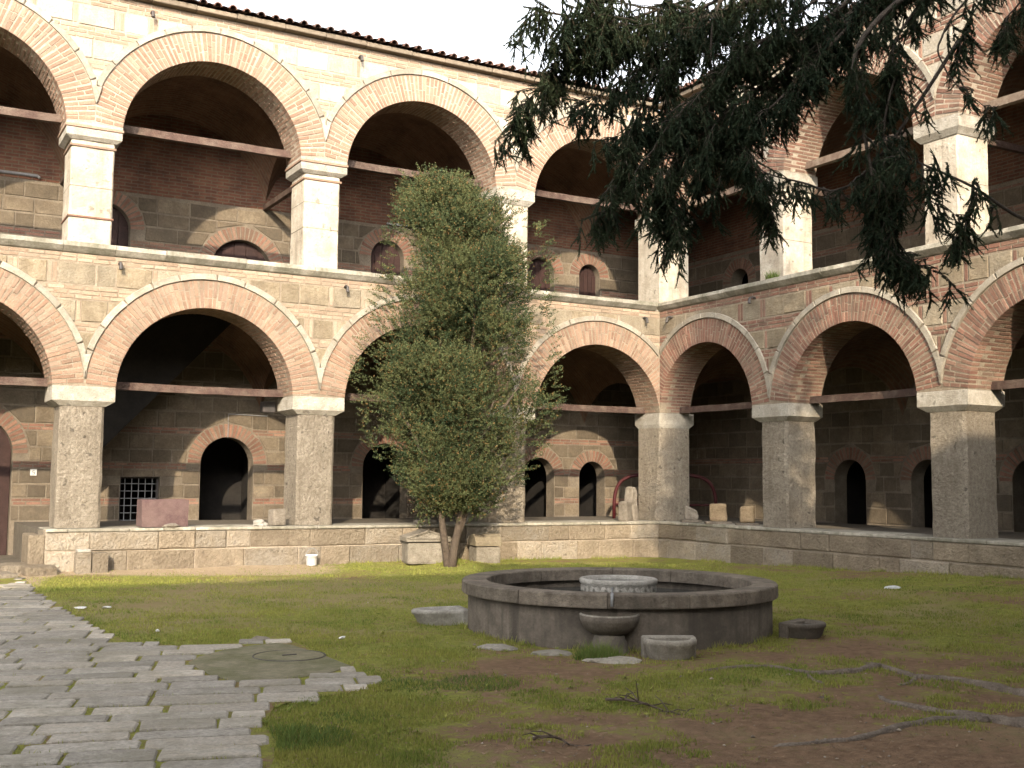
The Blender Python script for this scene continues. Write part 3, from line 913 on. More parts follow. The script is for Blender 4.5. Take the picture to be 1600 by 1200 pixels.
# doors, dark rooms and window grilles
def door(w, a, b, zt, z0, mat, planks=True, rec=.3):
    r = (b - a) / 2; c = (a + b) / 2; zs = zt - r
    pts = [(a - .02, z0), (b + .02, z0)] + [(c + (r + .02) * math.cos(math.pi * k / 12), zs + (r + .02) * math.sin(math.pi * k / 12)) for k in range(13)]
    v, f = prism(pts, -DB - rec - .08, -DB - rec, .004)
    d = w.obj('door', v, f, mat)
    if planks:
        n = 5
        for k in range(n):
            x0 = a + (b - a) * k / n + .01; x1 = a + (b - a) * (k + 1) / n - .01
            xm = (x0 + x1) / 2
            top = min(zs + math.sqrt(max(0, r * r - (x0 - c) ** 2)), zs + math.sqrt(max(0, r * r - (x1 - c) ** 2)))
            v, f = box_geo(x0, x1, -DB - rec + .001, -DB - rec + .03, z0 + .02, top - .02, .006)
            w.obj('plank', v, f, mat, d)
    return d
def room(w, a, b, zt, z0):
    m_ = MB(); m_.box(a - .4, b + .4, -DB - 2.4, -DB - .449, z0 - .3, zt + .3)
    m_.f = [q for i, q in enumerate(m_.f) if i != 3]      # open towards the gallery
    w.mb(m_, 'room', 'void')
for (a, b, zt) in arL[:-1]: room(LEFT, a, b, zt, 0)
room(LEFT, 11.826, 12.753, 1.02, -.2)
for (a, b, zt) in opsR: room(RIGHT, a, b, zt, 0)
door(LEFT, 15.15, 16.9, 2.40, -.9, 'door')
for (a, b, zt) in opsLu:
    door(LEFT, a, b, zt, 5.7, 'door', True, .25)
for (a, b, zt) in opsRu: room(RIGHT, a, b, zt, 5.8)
# grated window: sill wall + bars
v, f = box_geo(11.82, 12.76, -DB - .44, -DB + .004, -.9, -.20, .01); LEFT.obj('window_sill', v, f, 'back_stone')
v = []; f = []
fr = MB()
for (a0, a1, z0, z1) in ((11.826, 11.87, -.2, 1.02), (12.71, 12.753, -.2, 1.02), (11.87, 12.71, .98, 1.02), (11.87, 12.71, -.2, -.16)): fr.box(a0, a1, -DB - .20, -DB - .14, z0, z1)
grille = LEFT.mb(fr, 'window_grille', 'iron')
for k in range(5):
    x = 11.97 + k * .16; v, f = tube_geo([(x, -DB - .17, -.17), (x, -DB - .17, .99)], .011, 6); LEFT.obj('bar', v, f, 'grey_metal', grille)
for k in range(6):
    z = -.02 + k * .175; v, f = tube_geo([(11.86, -DB - .155, z), (12.72, -DB - .155, z)], .011, 6); LEFT.obj('bar', v, f, 'grey_metal', grille)
# gallery floors
m_ = MB(); m_.box(-DB, 15.05, -DB, -.2, -.9, -.03); LEFT.mb(m_, 'gallery_floor', 'floor')
m_ = MB(); m_.box(15.06, LEFT.end, -DB, -.2, -.95, -.78); LEFT.mb(m_, 'entrance_floor', 'floor')
m_ = MB(); m_.box(-.2, RIGHT.end, -DB, -.2, -.9, -.034); RIGHT.mb(m_, 'gallery_floor', 'floor')
# stair soffit on the left gallery wall; black wedge above stands in for shade
x0, z0_ = 14.0, 1.02; x1, z1_ = 10.05, 5.28
v = []
for n in (-DB + .03, -DB + 1.3):
    v += [(x0, n, z0_), (x1, n, z1_), (x0, n, 5.28)]
f = [(0, 1, 2), (3, 5, 4), (0, 3, 4, 1), (0, 2, 5, 3), (1, 4, 5, 2)]
LEFT.obj('stair_soffit_shade', v, f, 'void')

# plinth
def plinth(w, a0, a1, nf=.12):
    m_ = MB(); m_.box(a0, a1, -1.0, nf - .03, -.95, -.03); pl = w.mb(m_, 'plinth', 'mortar')
    for (z0, z1, zz) in ((-.95, -.46, 0), (-.44, -.075, 0)):
        a = a0 + .0
        while a < a1 - .1:
            L = min(ru(.5, 1.35), a1 - a)
            h = ru(-.05, .05) if z0 > -.5 else 0
            poly = [(a + .006, z0 + ru(0, .012)), (a + L * .5, z0 + ru(-.004, .012)), (a + L - .006, z0 + ru(0, .012)), (a + L - .006, z1 - ru(0, .012)), (a + L * .5, z1 - ru(-.004, .012)), (a + .006, z1 - ru(0, .012))]
            v, f = prism(poly, nf - .12, nf + ru(-.012, .022), .022)
            w.piece('plinth_stone', v, f, 'plinth', pl, 'plinth_stones')
            a += L
    a = a0
    while a < a1 - .1:
        L = min(ru(.6, 1.7), a1 - a)
        v, f = box_geo(a + .004, a + L - .004, -1.02, nf + .02 + ru(-.015, .015), -.07, .0 + ru(-.012, .004), .012)
        w.piece('coping_slab', v, f, 'ledge', pl, 'coping')
        a += L
    return pl
plinth(LEFT, .13, 14.95); plinth(RIGHT, .0, RIGHT.end)
v, f = box_geo(14.95, 15.25, -.95, .1, -.95, -.12, .02); LEFT.obj('plinth_end_stone', v, f, 'plinth')
# wall-mounted drain spouts / lamps
def spout(w, a, z, n=.02, L=.26):
    v, f = tube_geo([(a, n - .05, z), (a, n + .08, z + .01), (a, n + .16, z - .02), (a, n + .18, z - .14)], [.028, .032, .032, .04], 8)
    w.obj('lamp_bracket', v, f, 'iron')
for (a, z) in ((13.75, 5.36), (8.85, 5.34), (8.62, 10.72), (13.3, 10.75), (.55, 5.28)): spout(LEFT, a, z)
for (a, z) in ((.55, 5.28), (3.72, 5.36)): spout(RIGHT, a, z)
# pipes in the upper gallery
v, f = tube_geo([(17.4, -DB + .06, 8.05), (14.9, -DB + .06, 8.05), (14.85, -DB + .1, 8.0)], .035, 8); LEFT.obj('pipe', v, f, 'grey_metal')
v, f = tube_geo([(6.0, -DB + .06, 8.0), (4.7, -DB + .06, 8.0)], .03, 8); LEFT.obj('pipe', v, f, 'grey_metal')
v, f = tube_geo([(8.2, -DB + .06, 8.25), (13.4, -DB + .06, 8.25)], .035, 8); RIGHT.obj('pipe', v, f, 'grey_metal')
# lamp bracket and cable over the lower door of the left wing
v, f = tube_geo([(10.2, -DB + .04, 2.02), (10.2, -DB + .04, 2.62), (9.2, -DB + .04, 2.60)], .012, 6); LEFT.obj('cable', v, f, 'grey_metal')
v, f = box_geo(10.02, 10.32, -1.35, -1.1, 2.5, 2.75, .02); LEFT.obj('floodlight', v, f, 'iron')
# number plate by the entrance
v, f = box_geo(14.62, 14.76, -DB + .02, -DB + .045, 1.03, 1.18, .006); sg = LEFT.obj('number_plate', v, f, 'white')
mk5 = MB(); 
for (x0, x1, z0, z1) in ((14.665, 14.715, 1.135, 1.147), (14.703, 14.715, 1.105, 1.135), (14.665, 14.715, 1.098, 1.108), (14.665, 14.677, 1.07, 1.098), (14.665, 14.715, 1.06, 1.07)):
    mk5.box(x0, x1, -DB + .046, -DB + .049, z0, z1)
LEFT.mb(mk5, 'digit', 'iron', sg)
LEFT.flush(); RIGHT.flush()
# opposite wing, beyond the camera: its eaves throw the shade that lies on the ground
OPP = Wing('arcaded_building', (20, 30, 0), lambda s, n, z: (50 - s, 30.0 - n, z), [4.4 + 4.95 * k for k in range(10)], 52.0,
           dict(low=(4.5, 4.6), up=(9.9, 9.97)), None)
tag(OPP.root, 'plain arcaded wing closing the courtyard behind the viewpoint', 'building', 'wings round the courtyard')
build_wing(OPP, False, True)

# ------------------------------------------------------------------ ground
def ray(px, py): return fw + RT * ((px - 800) / FPX) + UP * ((600 - py) / FPX)
def gpt(px, py, z=0.):
    d = ray(px, py); t = (z - CAM.z) / d.z
    return CAM + d * t
def sm(x, a, b):
    t = max(0., min(1., (x - a) / (b - a))); return t * t * (3 - 2 * t)
def GH(x, y):
    h = .030 * mnoise.noise(Vector((x * .5, y * .5, 3))) + .014 * mnoise.noise(Vector((x * 1.7, y * 1.7, 9)))
    h += (1 - sm(x, .5, 5)) * max(0, min(12, y - 3.5)) * .034 - (1 - sm(math.hypot(x, y), 0, 4)) * .05
    h += .10 * (1 - sm(math.hypot(x - 6.4, y - .8), .1, 1.0))
    h += .04 * (1 - sm(y, .1, .8)) * sm(x, 5, 8)
    return h
PAVE_PX = [(0, 893), (35, 900), (60, 925), (100, 950), (150, 980), (200, 1003), (300, 1010), (380, 1003), (430, 992), (455, 1000), (520, 1030), (605, 1065), (560, 1080), (470, 1092), (430, 1103), (412, 1130), (432, 1160), (425, 1200), (450, 1320), (-250, 1320), (-330, 893)]
PAVE = [gpt(*p) for p in PAVE_PX]
SLAB_PX = [(294, 1036), (312, 1026), (350, 1016), (395, 1009), (432, 1005), (455, 1008), (500, 1022), (548, 1041), (520, 1050), (468, 1059), (420, 1064), (368, 1066), (330, 1056)]
SLAB = [gpt(*p) for p in SLAB_PX]
def inside(x, y, poly):
    c = False; n = len(poly)
    for i in range(n):
        a, b = poly[i], poly[(i + 1) % n]
        if (a.y > y) != (b.y > y) and x < (b.x - a.x) * (y - a.y) / (b.y - a.y) + a.x: c = not c
    return c
FC = Vector((9.37, 11.5, 0)); FR = 2.045
def blob(px, py, cx, cy, rx, ry): return max(0., 1 - ((px - cx) / rx) ** 2 - ((py - cy) / ry) ** 2)
def cover(x, y):
    """green, dry, tan cover of the courtyard soil at a place"""
    p = project((x, y, 0))
    g, d, t = .55, .0, 0.
    if p:
        px, py = p[0], p[1]
        g = .78
        if px > 560: g = .78 - .50 * sm(py, 975, 1045) * sm(px, 540, 780)
        g += .38 * blob(px, py, 1120, 1080, 240, 55) + .34 * blob(px, py, 1540, 1090, 180, 50) + .30 * blob(px, py, 560, 1120, 220, 80)
        g = max(g, .95 * blob(px, py, 640, 1010, 130, 75) ** .5)
        d = .85 * blob(px, py, 500, 925, 300, 26) ** .5 + .5 * blob(px, py, 240, 955, 180, 30) ** .5 + .25 * sm(py, 900, 960) * (1 - sm(py, 980, 1000))
        t = 1.0 * (1 - sm(py, 893, 906)) * (1 - sm(px, 420, 620)) + .8 * blob(px, py, 20, 890, 70, 40) ** .5
        g -= .34 * sm(px, 1000, 1400) * sm(py, 1040, 1150) + .12 * sm(px, 1150, 1400)
        g += .5 * mnoise.noise(Vector((x * .55, y * .55, 31))) + .22 * mnoise.noise(Vector((x * 1.9, y * 1.9, 13)))
        t += .35 * max(0, mnoise.noise(Vector((x * 1.1, y * 1.1, 47))) - .25)
        if px > 1000: g -= .28 * (1 - sm(py, 895, 915)) * sm(px, 1000, 1300)
    d += .75 * max(0, mnoise.noise(Vector((x * .8, y * .8, 21))) + .15) + .35 * max(0, mnoise.noise(Vector((x * 2.6, y * 2.6, 4))))
    if inside(x, y, PAVE): g = .8; d = 0.
    return max(0, min(1, g)), max(0, min(1, d)), max(0, min(1, t))
nx, ny = 230, 250
X0, X1, Y0, Y1 = -.3, 24., -.2, 27.
v = []; f = []; cov = []
for i in range(nx + 1):
    for j in range(ny + 1):
        x = X0 + (X1 - X0) * i / nx; y = Y0 + (Y1 - Y0) * j / ny
        h = GH(x, y)
        if inside(x, y, PAVE): h = -.012
        v.append((x, y, h)); cov.append(cover(x, y))
for i in range(nx):
    for j in range(ny):
        o = i * (ny + 1) + j; f.append((o, o + 1, o + ny + 2, o + ny + 1))
o = len(v)
BIG = 900
xs = [-BIG, X0, X1, BIG]; ys = [-BIG, Y0, Y1, BIG]
for a in range(3):
    for b in range(3):
        if a == 1 and b == 1: continue
        q = len(v)
        v += [(xs[a], ys[b], -.02), (xs[a + 1], ys[b], -.02), (xs[a + 1], ys[b + 1], -.02), (xs[a], ys[b + 1], -.02)]
        cov += [(.4, .1, 0)] * 4
        f.append((q, q + 1, q + 2, q + 3))
me = mesh('ground', v, f, True)
at = me.color_attributes.new('cover', 'FLOAT_COLOR', 'POINT')
at.data.foreach_set('color', np.array([(a, b, c, 1) for a, b, c in cov], dtype=np.float32).ravel())
ground = link('ground', me, 'ground'); tag(ground, 'green and brown courtyard ground of grass and bare soil', 'ground', kind='structure')

# paving
pb = MB(); pb.add([(p.x, p.y, -.002) for p in PAVE], [tuple(range(len(PAVE)))])
pave = pb.obj('pavement', 'ground'); pa_ = pave.data.color_attributes.new('cover', 'FLOAT_COLOR', 'POINT'); pa_.data.foreach_set('color', [.62, .1, .05, 1] * len(PAVE)); tag(pave, 'path of worn rectangular paving stones at lower left', 'pavement', kind='structure')
D_ = Vector((-.957, .29, 0)).normalized(); Pn = Vector((-D_.y, D_.x, 0)); Pn = Pn if Pn.y > 0 else -Pn
org = Vector((17.02, 14.15, 0))
row = -22
u_ = -13.6
def paver(poly, zt):
    c = sum(poly, Vector()) / len(poly)
    k = len(poly); vv = []; ff = []
    tilt = Vector((ru(-.012, .012), ru(-.012, .012), 0))
    for (sc_, z) in ((1., -.06), (1., zt - .012), (.955, zt)):
        for p in poly:
            q = (p - c) * sc_
            vv.append((q.x, q.y, z + (q.dot(tilt) if z > 0 else 0)))
    vv.append((0, 0, zt + ru(-.003, .004)))
    for l in range(2):
        for i in range(k): ff.append((l * k + i, l * k + (i + 1) % k, (l + 1) * k + (i + 1) % k, (l + 1) * k + i))
    for i in range(k): ff.append((2 * k + i, 2 * k + (i + 1) % k, 3 * k))
    o = link('paving_stone', mesh('paving_stone', vv, ff), 'paver', None)
    o.matrix_basis = Matrix.Translation(Vector((c.x, c.y, 0)))
    o.parent = pave
    return o
npv = 0; PAVERS = []
while u_ < 5.2:
    wd = ru(.27, .42)
    s_ = -2.6 + ru(0, .4)
    while s_ < 3.6:
        L = ru(.42, .95)
        L0 = L; s0_ = s_
        ok = [e for e in range(21) if (lambda q: inside(q.x, q.y, PAVE) and not inside(q.x, q.y, SLAB))(org + D_ * (s_ + L * e / 20) + Pn * (u_ + wd * .5))]
        if ok and ok[-1] - ok[0] == len(ok) - 1 and len(ok) < 21:
            s_ = s0_ + L0 * ok[0] / 20; L = L0 * (ok[-1] - ok[0]) / 20
        c = org + D_ * (s_ + L / 2) + Pn * (u_ + wd / 2)
        if len(ok) > 1 and L > .16 and c.y > .9 and not inside(c.x, c.y, SLAB):
            g = ru(.006, .020)
            wob = lambda: Vector((ru(-.014, .014), ru(-.014, .014), 0))
            A = org + D_ * (s_ + g) + Pn * (u_ + g); B = org + D_ * (s_ + L - g) + Pn * (u_ + g)
            C_ = org + D_ * (s_ + L - g) + Pn * (u_ + wd - g); Dd = org + D_ * (s_ + g) + Pn * (u_ + wd - g)
            pl = [A.lerp(B, ru(.02, .07)) + wob() * .4, A.lerp(B, .5) + wob(), A.lerp(B, ru(.93, .98)) + wob() * .4, B.lerp(C_, ru(.04, .14)) + wob() * .5, B.lerp(C_, ru(.86, .96)) + wob() * .5, C_.lerp(Dd, ru(.02, .07)) + wob() * .4, C_.lerp(Dd, .5) + wob(), C_.lerp(Dd, ru(.93, .98)) + wob() * .4, Dd.lerp(A, ru(.04, .14)) + wob() * .5, Dd.lerp(A, ru(.86, .96)) + wob() * .5]
            pr = project(c)
            if pr and -160 < pr[0] < 1700 and 860 < pr[1] < 1290:
                paver(pl, .012 + ru(-.006, .008)); npv += 1; PAVERS.append((c, L / 2 - g, wd / 2 - g))
        s_ = s0_ + L0
    u_ += wd
# manhole slab
c = sum(SLAB, Vector()) / len(SLAB)
sb = MB()
k = len(SLAB)
sb.add([(p.x, p.y, -.05) for p in SLAB] + [(p.x, p.y, .004) for p in SLAB] + [((p.x - c.x) * .97 + c.x, (p.y - c.y) * .97 + c.y, .011) for p in SLAB],
       [tuple(range(2 * k, 3 * k))] + [(l * k + i, l * k + (i + 1) % k, (l + 1) * k + (i + 1) % k, (l + 1) * k + i) for l in range(2) for i in range(k)])
mh = empty('manhole_slab', (c.x, c.y, 0)); tag(mh, 'mossy concrete slab with round manhole cover set in the paving', 'manhole')
sb.obj('slab', 'concrete', mh)
cm = gpt(452, 1026)
v, f = lathe_geo([(0, .017), (.36, .017), (.37, .014), (.37, .005)], cm.x, cm.y, 40); link('cover', mesh('cover', v, f), 'concrete', mh)
v, f = lathe_geo([(.375, .008), (.378, .0175), (.388, .0175), (.392, .008)], cm.x, cm.y, 40); rg = link('rim', mesh('rim', v, f), 'iron', mh)
v, f = box_geo(cm.x - .08, cm.x + .08, cm.y - .012, cm.y + .012, .014, .026, .003); link('handle', mesh('handle', v, f), 'iron', mh)
# flat stones by the fountain and in the lawn
def flat_stone(px, py, rx, ry, lab, mat='paver', ang=0.):
    p = gpt(px, py); z = GH(p.x, p.y)
    v, f = rock_geo((0, 0, 0), (rx, ry, .05), 2, .22)
    o = link('flat_stone', mesh('flat_stone', v, f), mat); o.matrix_basis = Matrix.Translation(Vector((p.x, p.y, z + .002))) @ Matrix.Rotation(ang, 4, 'Z')
    tag(o, lab, 'stone'); return o
flat_stone(778, 1013, .26, .13, 'flat grey stone in the grass before the fountain, leftmost of two', 'paver', 2.6)
flat_stone(864, 1020, .24, .12, 'flat grey stone by the fountain wall, just left of the fern', 'paver', 2.6)
flat_stone(960, 1034, .32, .14, 'pale flat stone under the fountain spout bowl', 'paver', 2.6)
flat_stone(408, 999, .12, .08, 'small pale stone at the far tip of the manhole slab', 'rock', 2.6)
flat_stone(1395, 930, .16, .03, 'white sliver lying on the lawn right of the fountain', 'white', 2.6)

# ------------------------------------------------------------------ fountain
fo = empty('fountain', (FC.x, FC.y, 0)); tag(fo, 'large round stone fountain basin standing on the lawn', 'fountain')
RT_ = .62
v, f = lathe_geo([(1.80, .12), (1.80, RT_ - .15), (1.97, RT_ - .15), (1.97, -.1)], FC.x, FC.y, 96)
link('basin_wall', mesh('basin_wall', v, f, True), 'fount_wall', fo)
cuts = [0, .55, 1.02, 1.6, 2.1, 2.75, 3.3, 3.8, 4.45, 5.1, 5.7]
cuts = [a + .35 for a in cuts] + [2 * math.pi + .35]
v, f = lathe_geo([(1.735, RT_ - .15), (1.735, RT_ - .02), (2.03, RT_ - .02), (2.03, RT_ - .15)], FC.x, FC.y, 96, closed=True)
rimo = link('rim', mesh('rim', v, f, True), 'fount_wall', fo)
for a0, a1 in zip(cuts[:-1], cuts[1:]):
    d0 = ru(-.006, .006)
    v, f = lathe_geo([(1.72, RT_ - .158), (1.72 + d0, RT_ - .012), (1.735 + d0, RT_), (2.03 + d0, RT_ + .003), (2.046 + d0, RT_ - .014), (2.05 + d0, RT_ - .145), (2.04, RT_ - .158)], FC.x, FC.y, max(6, int((a1 - a0) * 16)), a0 + .003, a1 - .003, True)
    link('rim_stone', mesh('rim_stone', v, f, False), 'fount', rimo)
v, f = lathe_geo([(0, .36), (1.81, .36)], FC.x, FC.y, 64); link('water', mesh('water', v, f), 'water', fo)
dirn = (CAM - FC); dirn.z = 0; dirn.normalize()
side = Vector((-dirn.y, dirn.x, 0))
side = side if side.dot(RT) > 0 else -side
def fl(u, d, z): return FC + dirn * d + side * u + Vector((0, 0, z))
# half bowl on the outer wall
bd = 1.97; bu = -.10
v = []; f = []
prof = [(.10, .17), (.20, .19), (.29, .25), (.335, .335), (.345, .40), (.31, .40), (.29, .345), (.22, .28), (.0, .26)]
NA = 20
for i in range(NA + 1):
    t = math.pi * i / NA
    for r, z in prof:
        p = fl(bu + r * math.cos(t), bd + r * 1.05 * math.sin(t) - .02, z - .06 + .05); v.append(p)
Lp = len(prof)
for i in range(NA):
    for k in range(Lp - 1): f.append((i * Lp + k, i * Lp + k + 1, (i + 1) * Lp + k + 1, (i + 1) * Lp + k))
sbo = link('spout_bowl', mesh('spout_bowl', v, f, True), 'basin_dark', fo)
rp = [fl(bu + .328 * math.cos(math.pi * i / 20), bd + .344 * math.sin(math.pi * i / 20) - .02, .392) for i in range(21)]
v, f = tube_geo(rp, .016, 6); link('bowl_rim', mesh('bowl_rim', v, f, True), 'basin', sbo)
v, f = lathe_geo([(.24, -.05), (.20, .08), (.17, .17), (.0, .19)], fl(bu, bd + .12, 0).x, fl(bu, bd + .12, 0).y, 20); link('bowl_pedestal', mesh('bowl_pedestal', v, f, True), 'basin_dark', fo)
pts = [fl(bu + .03, 2.0, .60), fl(bu + .03, 2.10, .64), fl(bu + .03, 2.13, .60), fl(bu + .03, 2.13, .50)]
v, f = tube_geo(pts, [.018, .018, .018, .016], 8); tp = link('tap', mesh('tap', v, f, True), 'grey_metal', fo)
v, f = tube_geo([fl(bu + .03, 2.10, .65), fl(bu + .03, 2.10, .71)], [.012, .016], 6); link('tap_handle', mesh('tap_handle', v, f), 'grey_metal', tp)
# carved round basin in the middle of the fountain
cb = empty('carved_basin', (FC.x, FC.y, .29)); tag(cb, 'pale carved marble basin standing in the middle of the fountain', 'basin')
v, f = lathe_geo([(.26, .2), (.28, .30), (.42, .40), (.475, .47), (.485, .56), (.51, .585), (.515, .625), (.495, .64), (.445, .64), (.43, .61), (.40, .52), (.0, .48)], FC.x, FC.y, 56)
bb = link('bowl', mesh('bowl', v, f, True), 'marble', cb)
for k in range(34):
    t = 2 * math.pi * k / 34
    v, f = box_geo(-.012, .012, -.032, .032, -.04, .04, .008)
    T = Matrix.Translation(Vector((FC.x + .482 * math.cos(t), FC.y + .482 * math.sin(t), .515))) @ Matrix.Rotation(t, 4, 'Z') @ Matrix.Rotation(.5 * (-1) ** k, 4, 'X')
    link('carved_leaf', mesh('carved_leaf', [T @ Vector(q) for q in v], f), 'marble', bb)
v, f = lathe_geo([(0, .595), (.44, .595)], FC.x, FC.y, 32); link('water', mesh('water', v, f), 'water', cb)

def trough(px, py, w_, d_, h_, ang, lab, mat, slab=False, tilt=0., name='stone_basin'):
    """half round stone basin on the ground"""
    p = gpt(px, py); z = GH(p.x, p.y)
    r = empty(name, (p.x, p.y, z))
    Mx = Matrix.Translation(Vector((p.x, p.y, z - .02))) @ Matrix.Rotation(ang, 4, 'Z') @ Matrix.Rotation(tilt, 4, 'X')
    prof = [(.78, 0), (.90, .25), (.985, .70), (1.03, .76), (1.04, .93), (1.0, 1.0), (.86, 1.0), (.80, .93), (.70, .72), (.0, .66)]
    N_ = 26; v = []; f = []
    for i in range(N_ + 1):
        t = math.pi * i / N_
        for q, zz in prof: v.append(Mx @ Vector((q * w_ / 2 * math.cos(t), -q * d_ * math.sin(t) ** .8 if 0 < i < N_ else 0, zz * h_)))
    L_ = len(prof)
    for i in range(N_):
        for k in range(L_ - 1): f.append((i * L_ + k, i * L_ + k + 1, (i + 1) * L_ + k + 1, (i + 1) * L_ + k))
    f.append(tuple(range(L_ - 1)) + tuple(N_ * L_ + k for k in range(L_ - 2, -1, -1)))
    bw = link('bowl', mesh('bowl', v, f, True), mat, r)
    v, f = box_geo(-w_ * .53, w_ * .53, -.005, .12, 0, h_ * (1.05 if slab else 1.01), .015)
    link('back_slab', mesh('back_slab', [Mx @ Vector(q) for q in v], f), mat, r)
    v, f = box_geo(-w_ * .33, w_ * .33, -d_ * .62, -.03, h_ * .66, h_ * .82, .01)
    link('water', mesh('water', [Mx @ Vector(q) for q in v], f), 'water', r)
    tag(r, lab, 'basin', 'stone basins round the fountain'); return r
vy = math.atan2(dirn.y, dirn.x) + math.pi / 2            # local -y faces the camera
trough(1046, 1026, .56, .30, .24, vy + .15, 'half-round stone basin on the ground in front of the fountain wall', 'basin', True)
trough(1246, 994, .56, .34, .20, vy + 1.0, 'low dark stone basin at the right edge of the fountain', 'basin_dark')
trough(714, 974, .50, .60, .22, vy - 1.15, 'pale carved stone basin at the left edge of the fountain', 'marble')

# ------------------------------------------------------------------ stones and small things along the plinth
def place(name, geo, mat, loc, rz=0., lab=None, cat=None, group=None, rx=0.):
    v, f = geo
    o = link(name, mesh(name, v, f), mat)
    o.matrix_basis = Matrix.Translation(Vector(loc)) @ Matrix.Rotation(rz, 4, 'Z') @ Matrix.Rotation(rx, 4, 'X')
    if lab: tag(o, lab, cat, group)
    return o
place('stone_block', rough_box_geo(-.48, .48, -.25, .25, 0, .57, 7, .012, .03), 'porphyry', (12.66, -.22, H0 - .005), .03, 'purple stone block standing on the plinth before the grated window', 'stone')
place('stone_fragment', rock_geo((0, 0, 0), (.19, .09, .05), 2, .3), 'rock', (12.55, .09, H0 + .03), .1, 'small white fragment lying at the foot of the purple block', 'stone')
place('carved_block', rough_box_geo(-.15, .15, -.13, .13, 0, .36, 6, .02, .03), 'rock', (10.25, -.12, H0 - .005), .25, 'small grey carved block on the plinth beside the second pier', 'stone')
v, f = rock_geo((0, 0, 0), (.12, .03, .05), 2, .4)
place('stone_fragment', rock_geo((0, 0, 0), (.15, .1, .08), 2, .35), 'marble', (10.66, -.05, H0 + .05), .2, 'white rock lying on the plinth beside the carved block', 'stone')
place('stone_fragment', rough_box_geo(-.17, .17, -.15, .15, 0, .52, 6, .05, .06), 'rock', (1.02, -.16, H0 - .01), .5, 'squat broken stone leaning by the corner pier', 'stone')
place('stone_fragment', rough_box_geo(-.13, .13, -.14, .14, 0, .86, 7, .06, .07), 'rock', (.68, -.30, H0 - .01), .4, 'tall jagged stone fragment leaning against the corner pier', 'stone', rx=.08)
def stele(y, w_, h_, d_, mat, lab, top=0.):
    r = empty('stele', (-.25, y, H0)); tag(r, lab, 'stele', 'carved stones on the right plinth')
    T = Matrix.Translation(Vector((-.22, y, H0 - .004))) @ Matrix.Rotation(-.55, 4, 'Z')
    v, f = rough_box_geo(-w_ / 2, w_ / 2, -d_ / 2, d_ / 2, .06, h_, 6, .022, .05)
    v = [Vector(q) for q in v]
    for q in v:
        if q.z > h_ * .6: q.z += top * q.x
    link('stone', mesh('stone', [T @ q for q in v], f), mat, r)
    v, f = box_geo(-w_ * .75, w_ * .75, -d_ * .9, d_ * .9, 0, .065, .01)
    link('base', mesh('base', [T @ Vector(q) for q in v], f), 'fount', r)
    return r
stele(1.0, .34, .36, .18, 'rock', 'low broken stone on a grey base, nearest the corner pier', .5)
stele(2.05, .42, .50, .2, 'ochre', 'square ochre sandstone slab on a grey base, middle one of three', 0)
stele(3.12, .36, .46, .18, 'ochre', 'rounded brown carved stone on a grey base, beside the first pier of the shaded wing', -.1)
place('stone_fragment', rock_geo((0, 0, 0), (.13, .1, .16), 2, .3), 'marble', (5.63, -.1, H0 + .12), .2, 'pale rock on the plinth just right of the shrub trunks', 'stone')
place('stone_slab', rough_box_geo(-.25, .25, -.12, .12, 0, .1, 4, .008, .02), 'rock', (6.75, -.02, H0 - .003), .05, 'thin grey slab lying on the plinth above the gabled sarcophagus', 'stone')
# gabled sarcophagus
sr = empty('sarcophagus', (7.1, .62, 0)); tag(sr, 'small limestone sarcophagus with gabled lid, left of the shrub trunks', 'sarcophagus')
T = Matrix.Translation(Vector((7.05, .62, GH(7.05, .62) - .02))) @ Matrix.Rotation(-.22, 4, 'Z')
v, f = rough_box_geo(-.46, .46, -.36, .36, 0, .50, 8, .014, .05); link('chest', mesh('chest', [T @ Vector(q) for q in v], f), 'sarco', sr)
v = []
for y in (-.40, .40): v += [(-.50, y, .51), (.50, y, .51), (.50, y, .60), (0, y, .76), (-.50, y, .60)]
f = [(0, 1, 2, 3, 4), (5, 9, 8, 7, 6)] + [(k, (k + 1) % 5, 5 + (k + 1) % 5, 5 + k) for k in range(5)]
lid = link('lid', mesh('lid', [T @ Vector(q) for q in v], f), 'sarco', sr)
mo = MB()
def bar(p, q, t, y0=.40, y1=.43):
    d = Vector((q[0] - p[0], 0, q[1] - p[1])); n = Vector((-d.z, 0, d.x)).normalized() * t
    a = [Vector((p[0], 0, p[1])), Vector((q[0], 0, q[1]))]
    pts = [a[0] - n, a[1] - n, a[1] + n, a[0] + n]
    vv = [(w_.x, y, w_.z) for y in (y0, y1) for w_ in pts]
    mo.add(vv, [(4, 5, 6, 7), (0, 1, 5, 4), (1, 2, 6, 5), (2, 3, 7, 6), (3, 0, 4, 7)])
bar((-.49, .595), (0, .745), .018); bar((.49, .595), (0, .745), .018); bar((-.49, .525), (.49, .525), .014); bar((-.44, .585), (.44, .585), .012)
link('gable_moulding', mesh('gable_moulding', [T @ Vector(q) for q in mo.v], mo.f), 'sarco', lid)
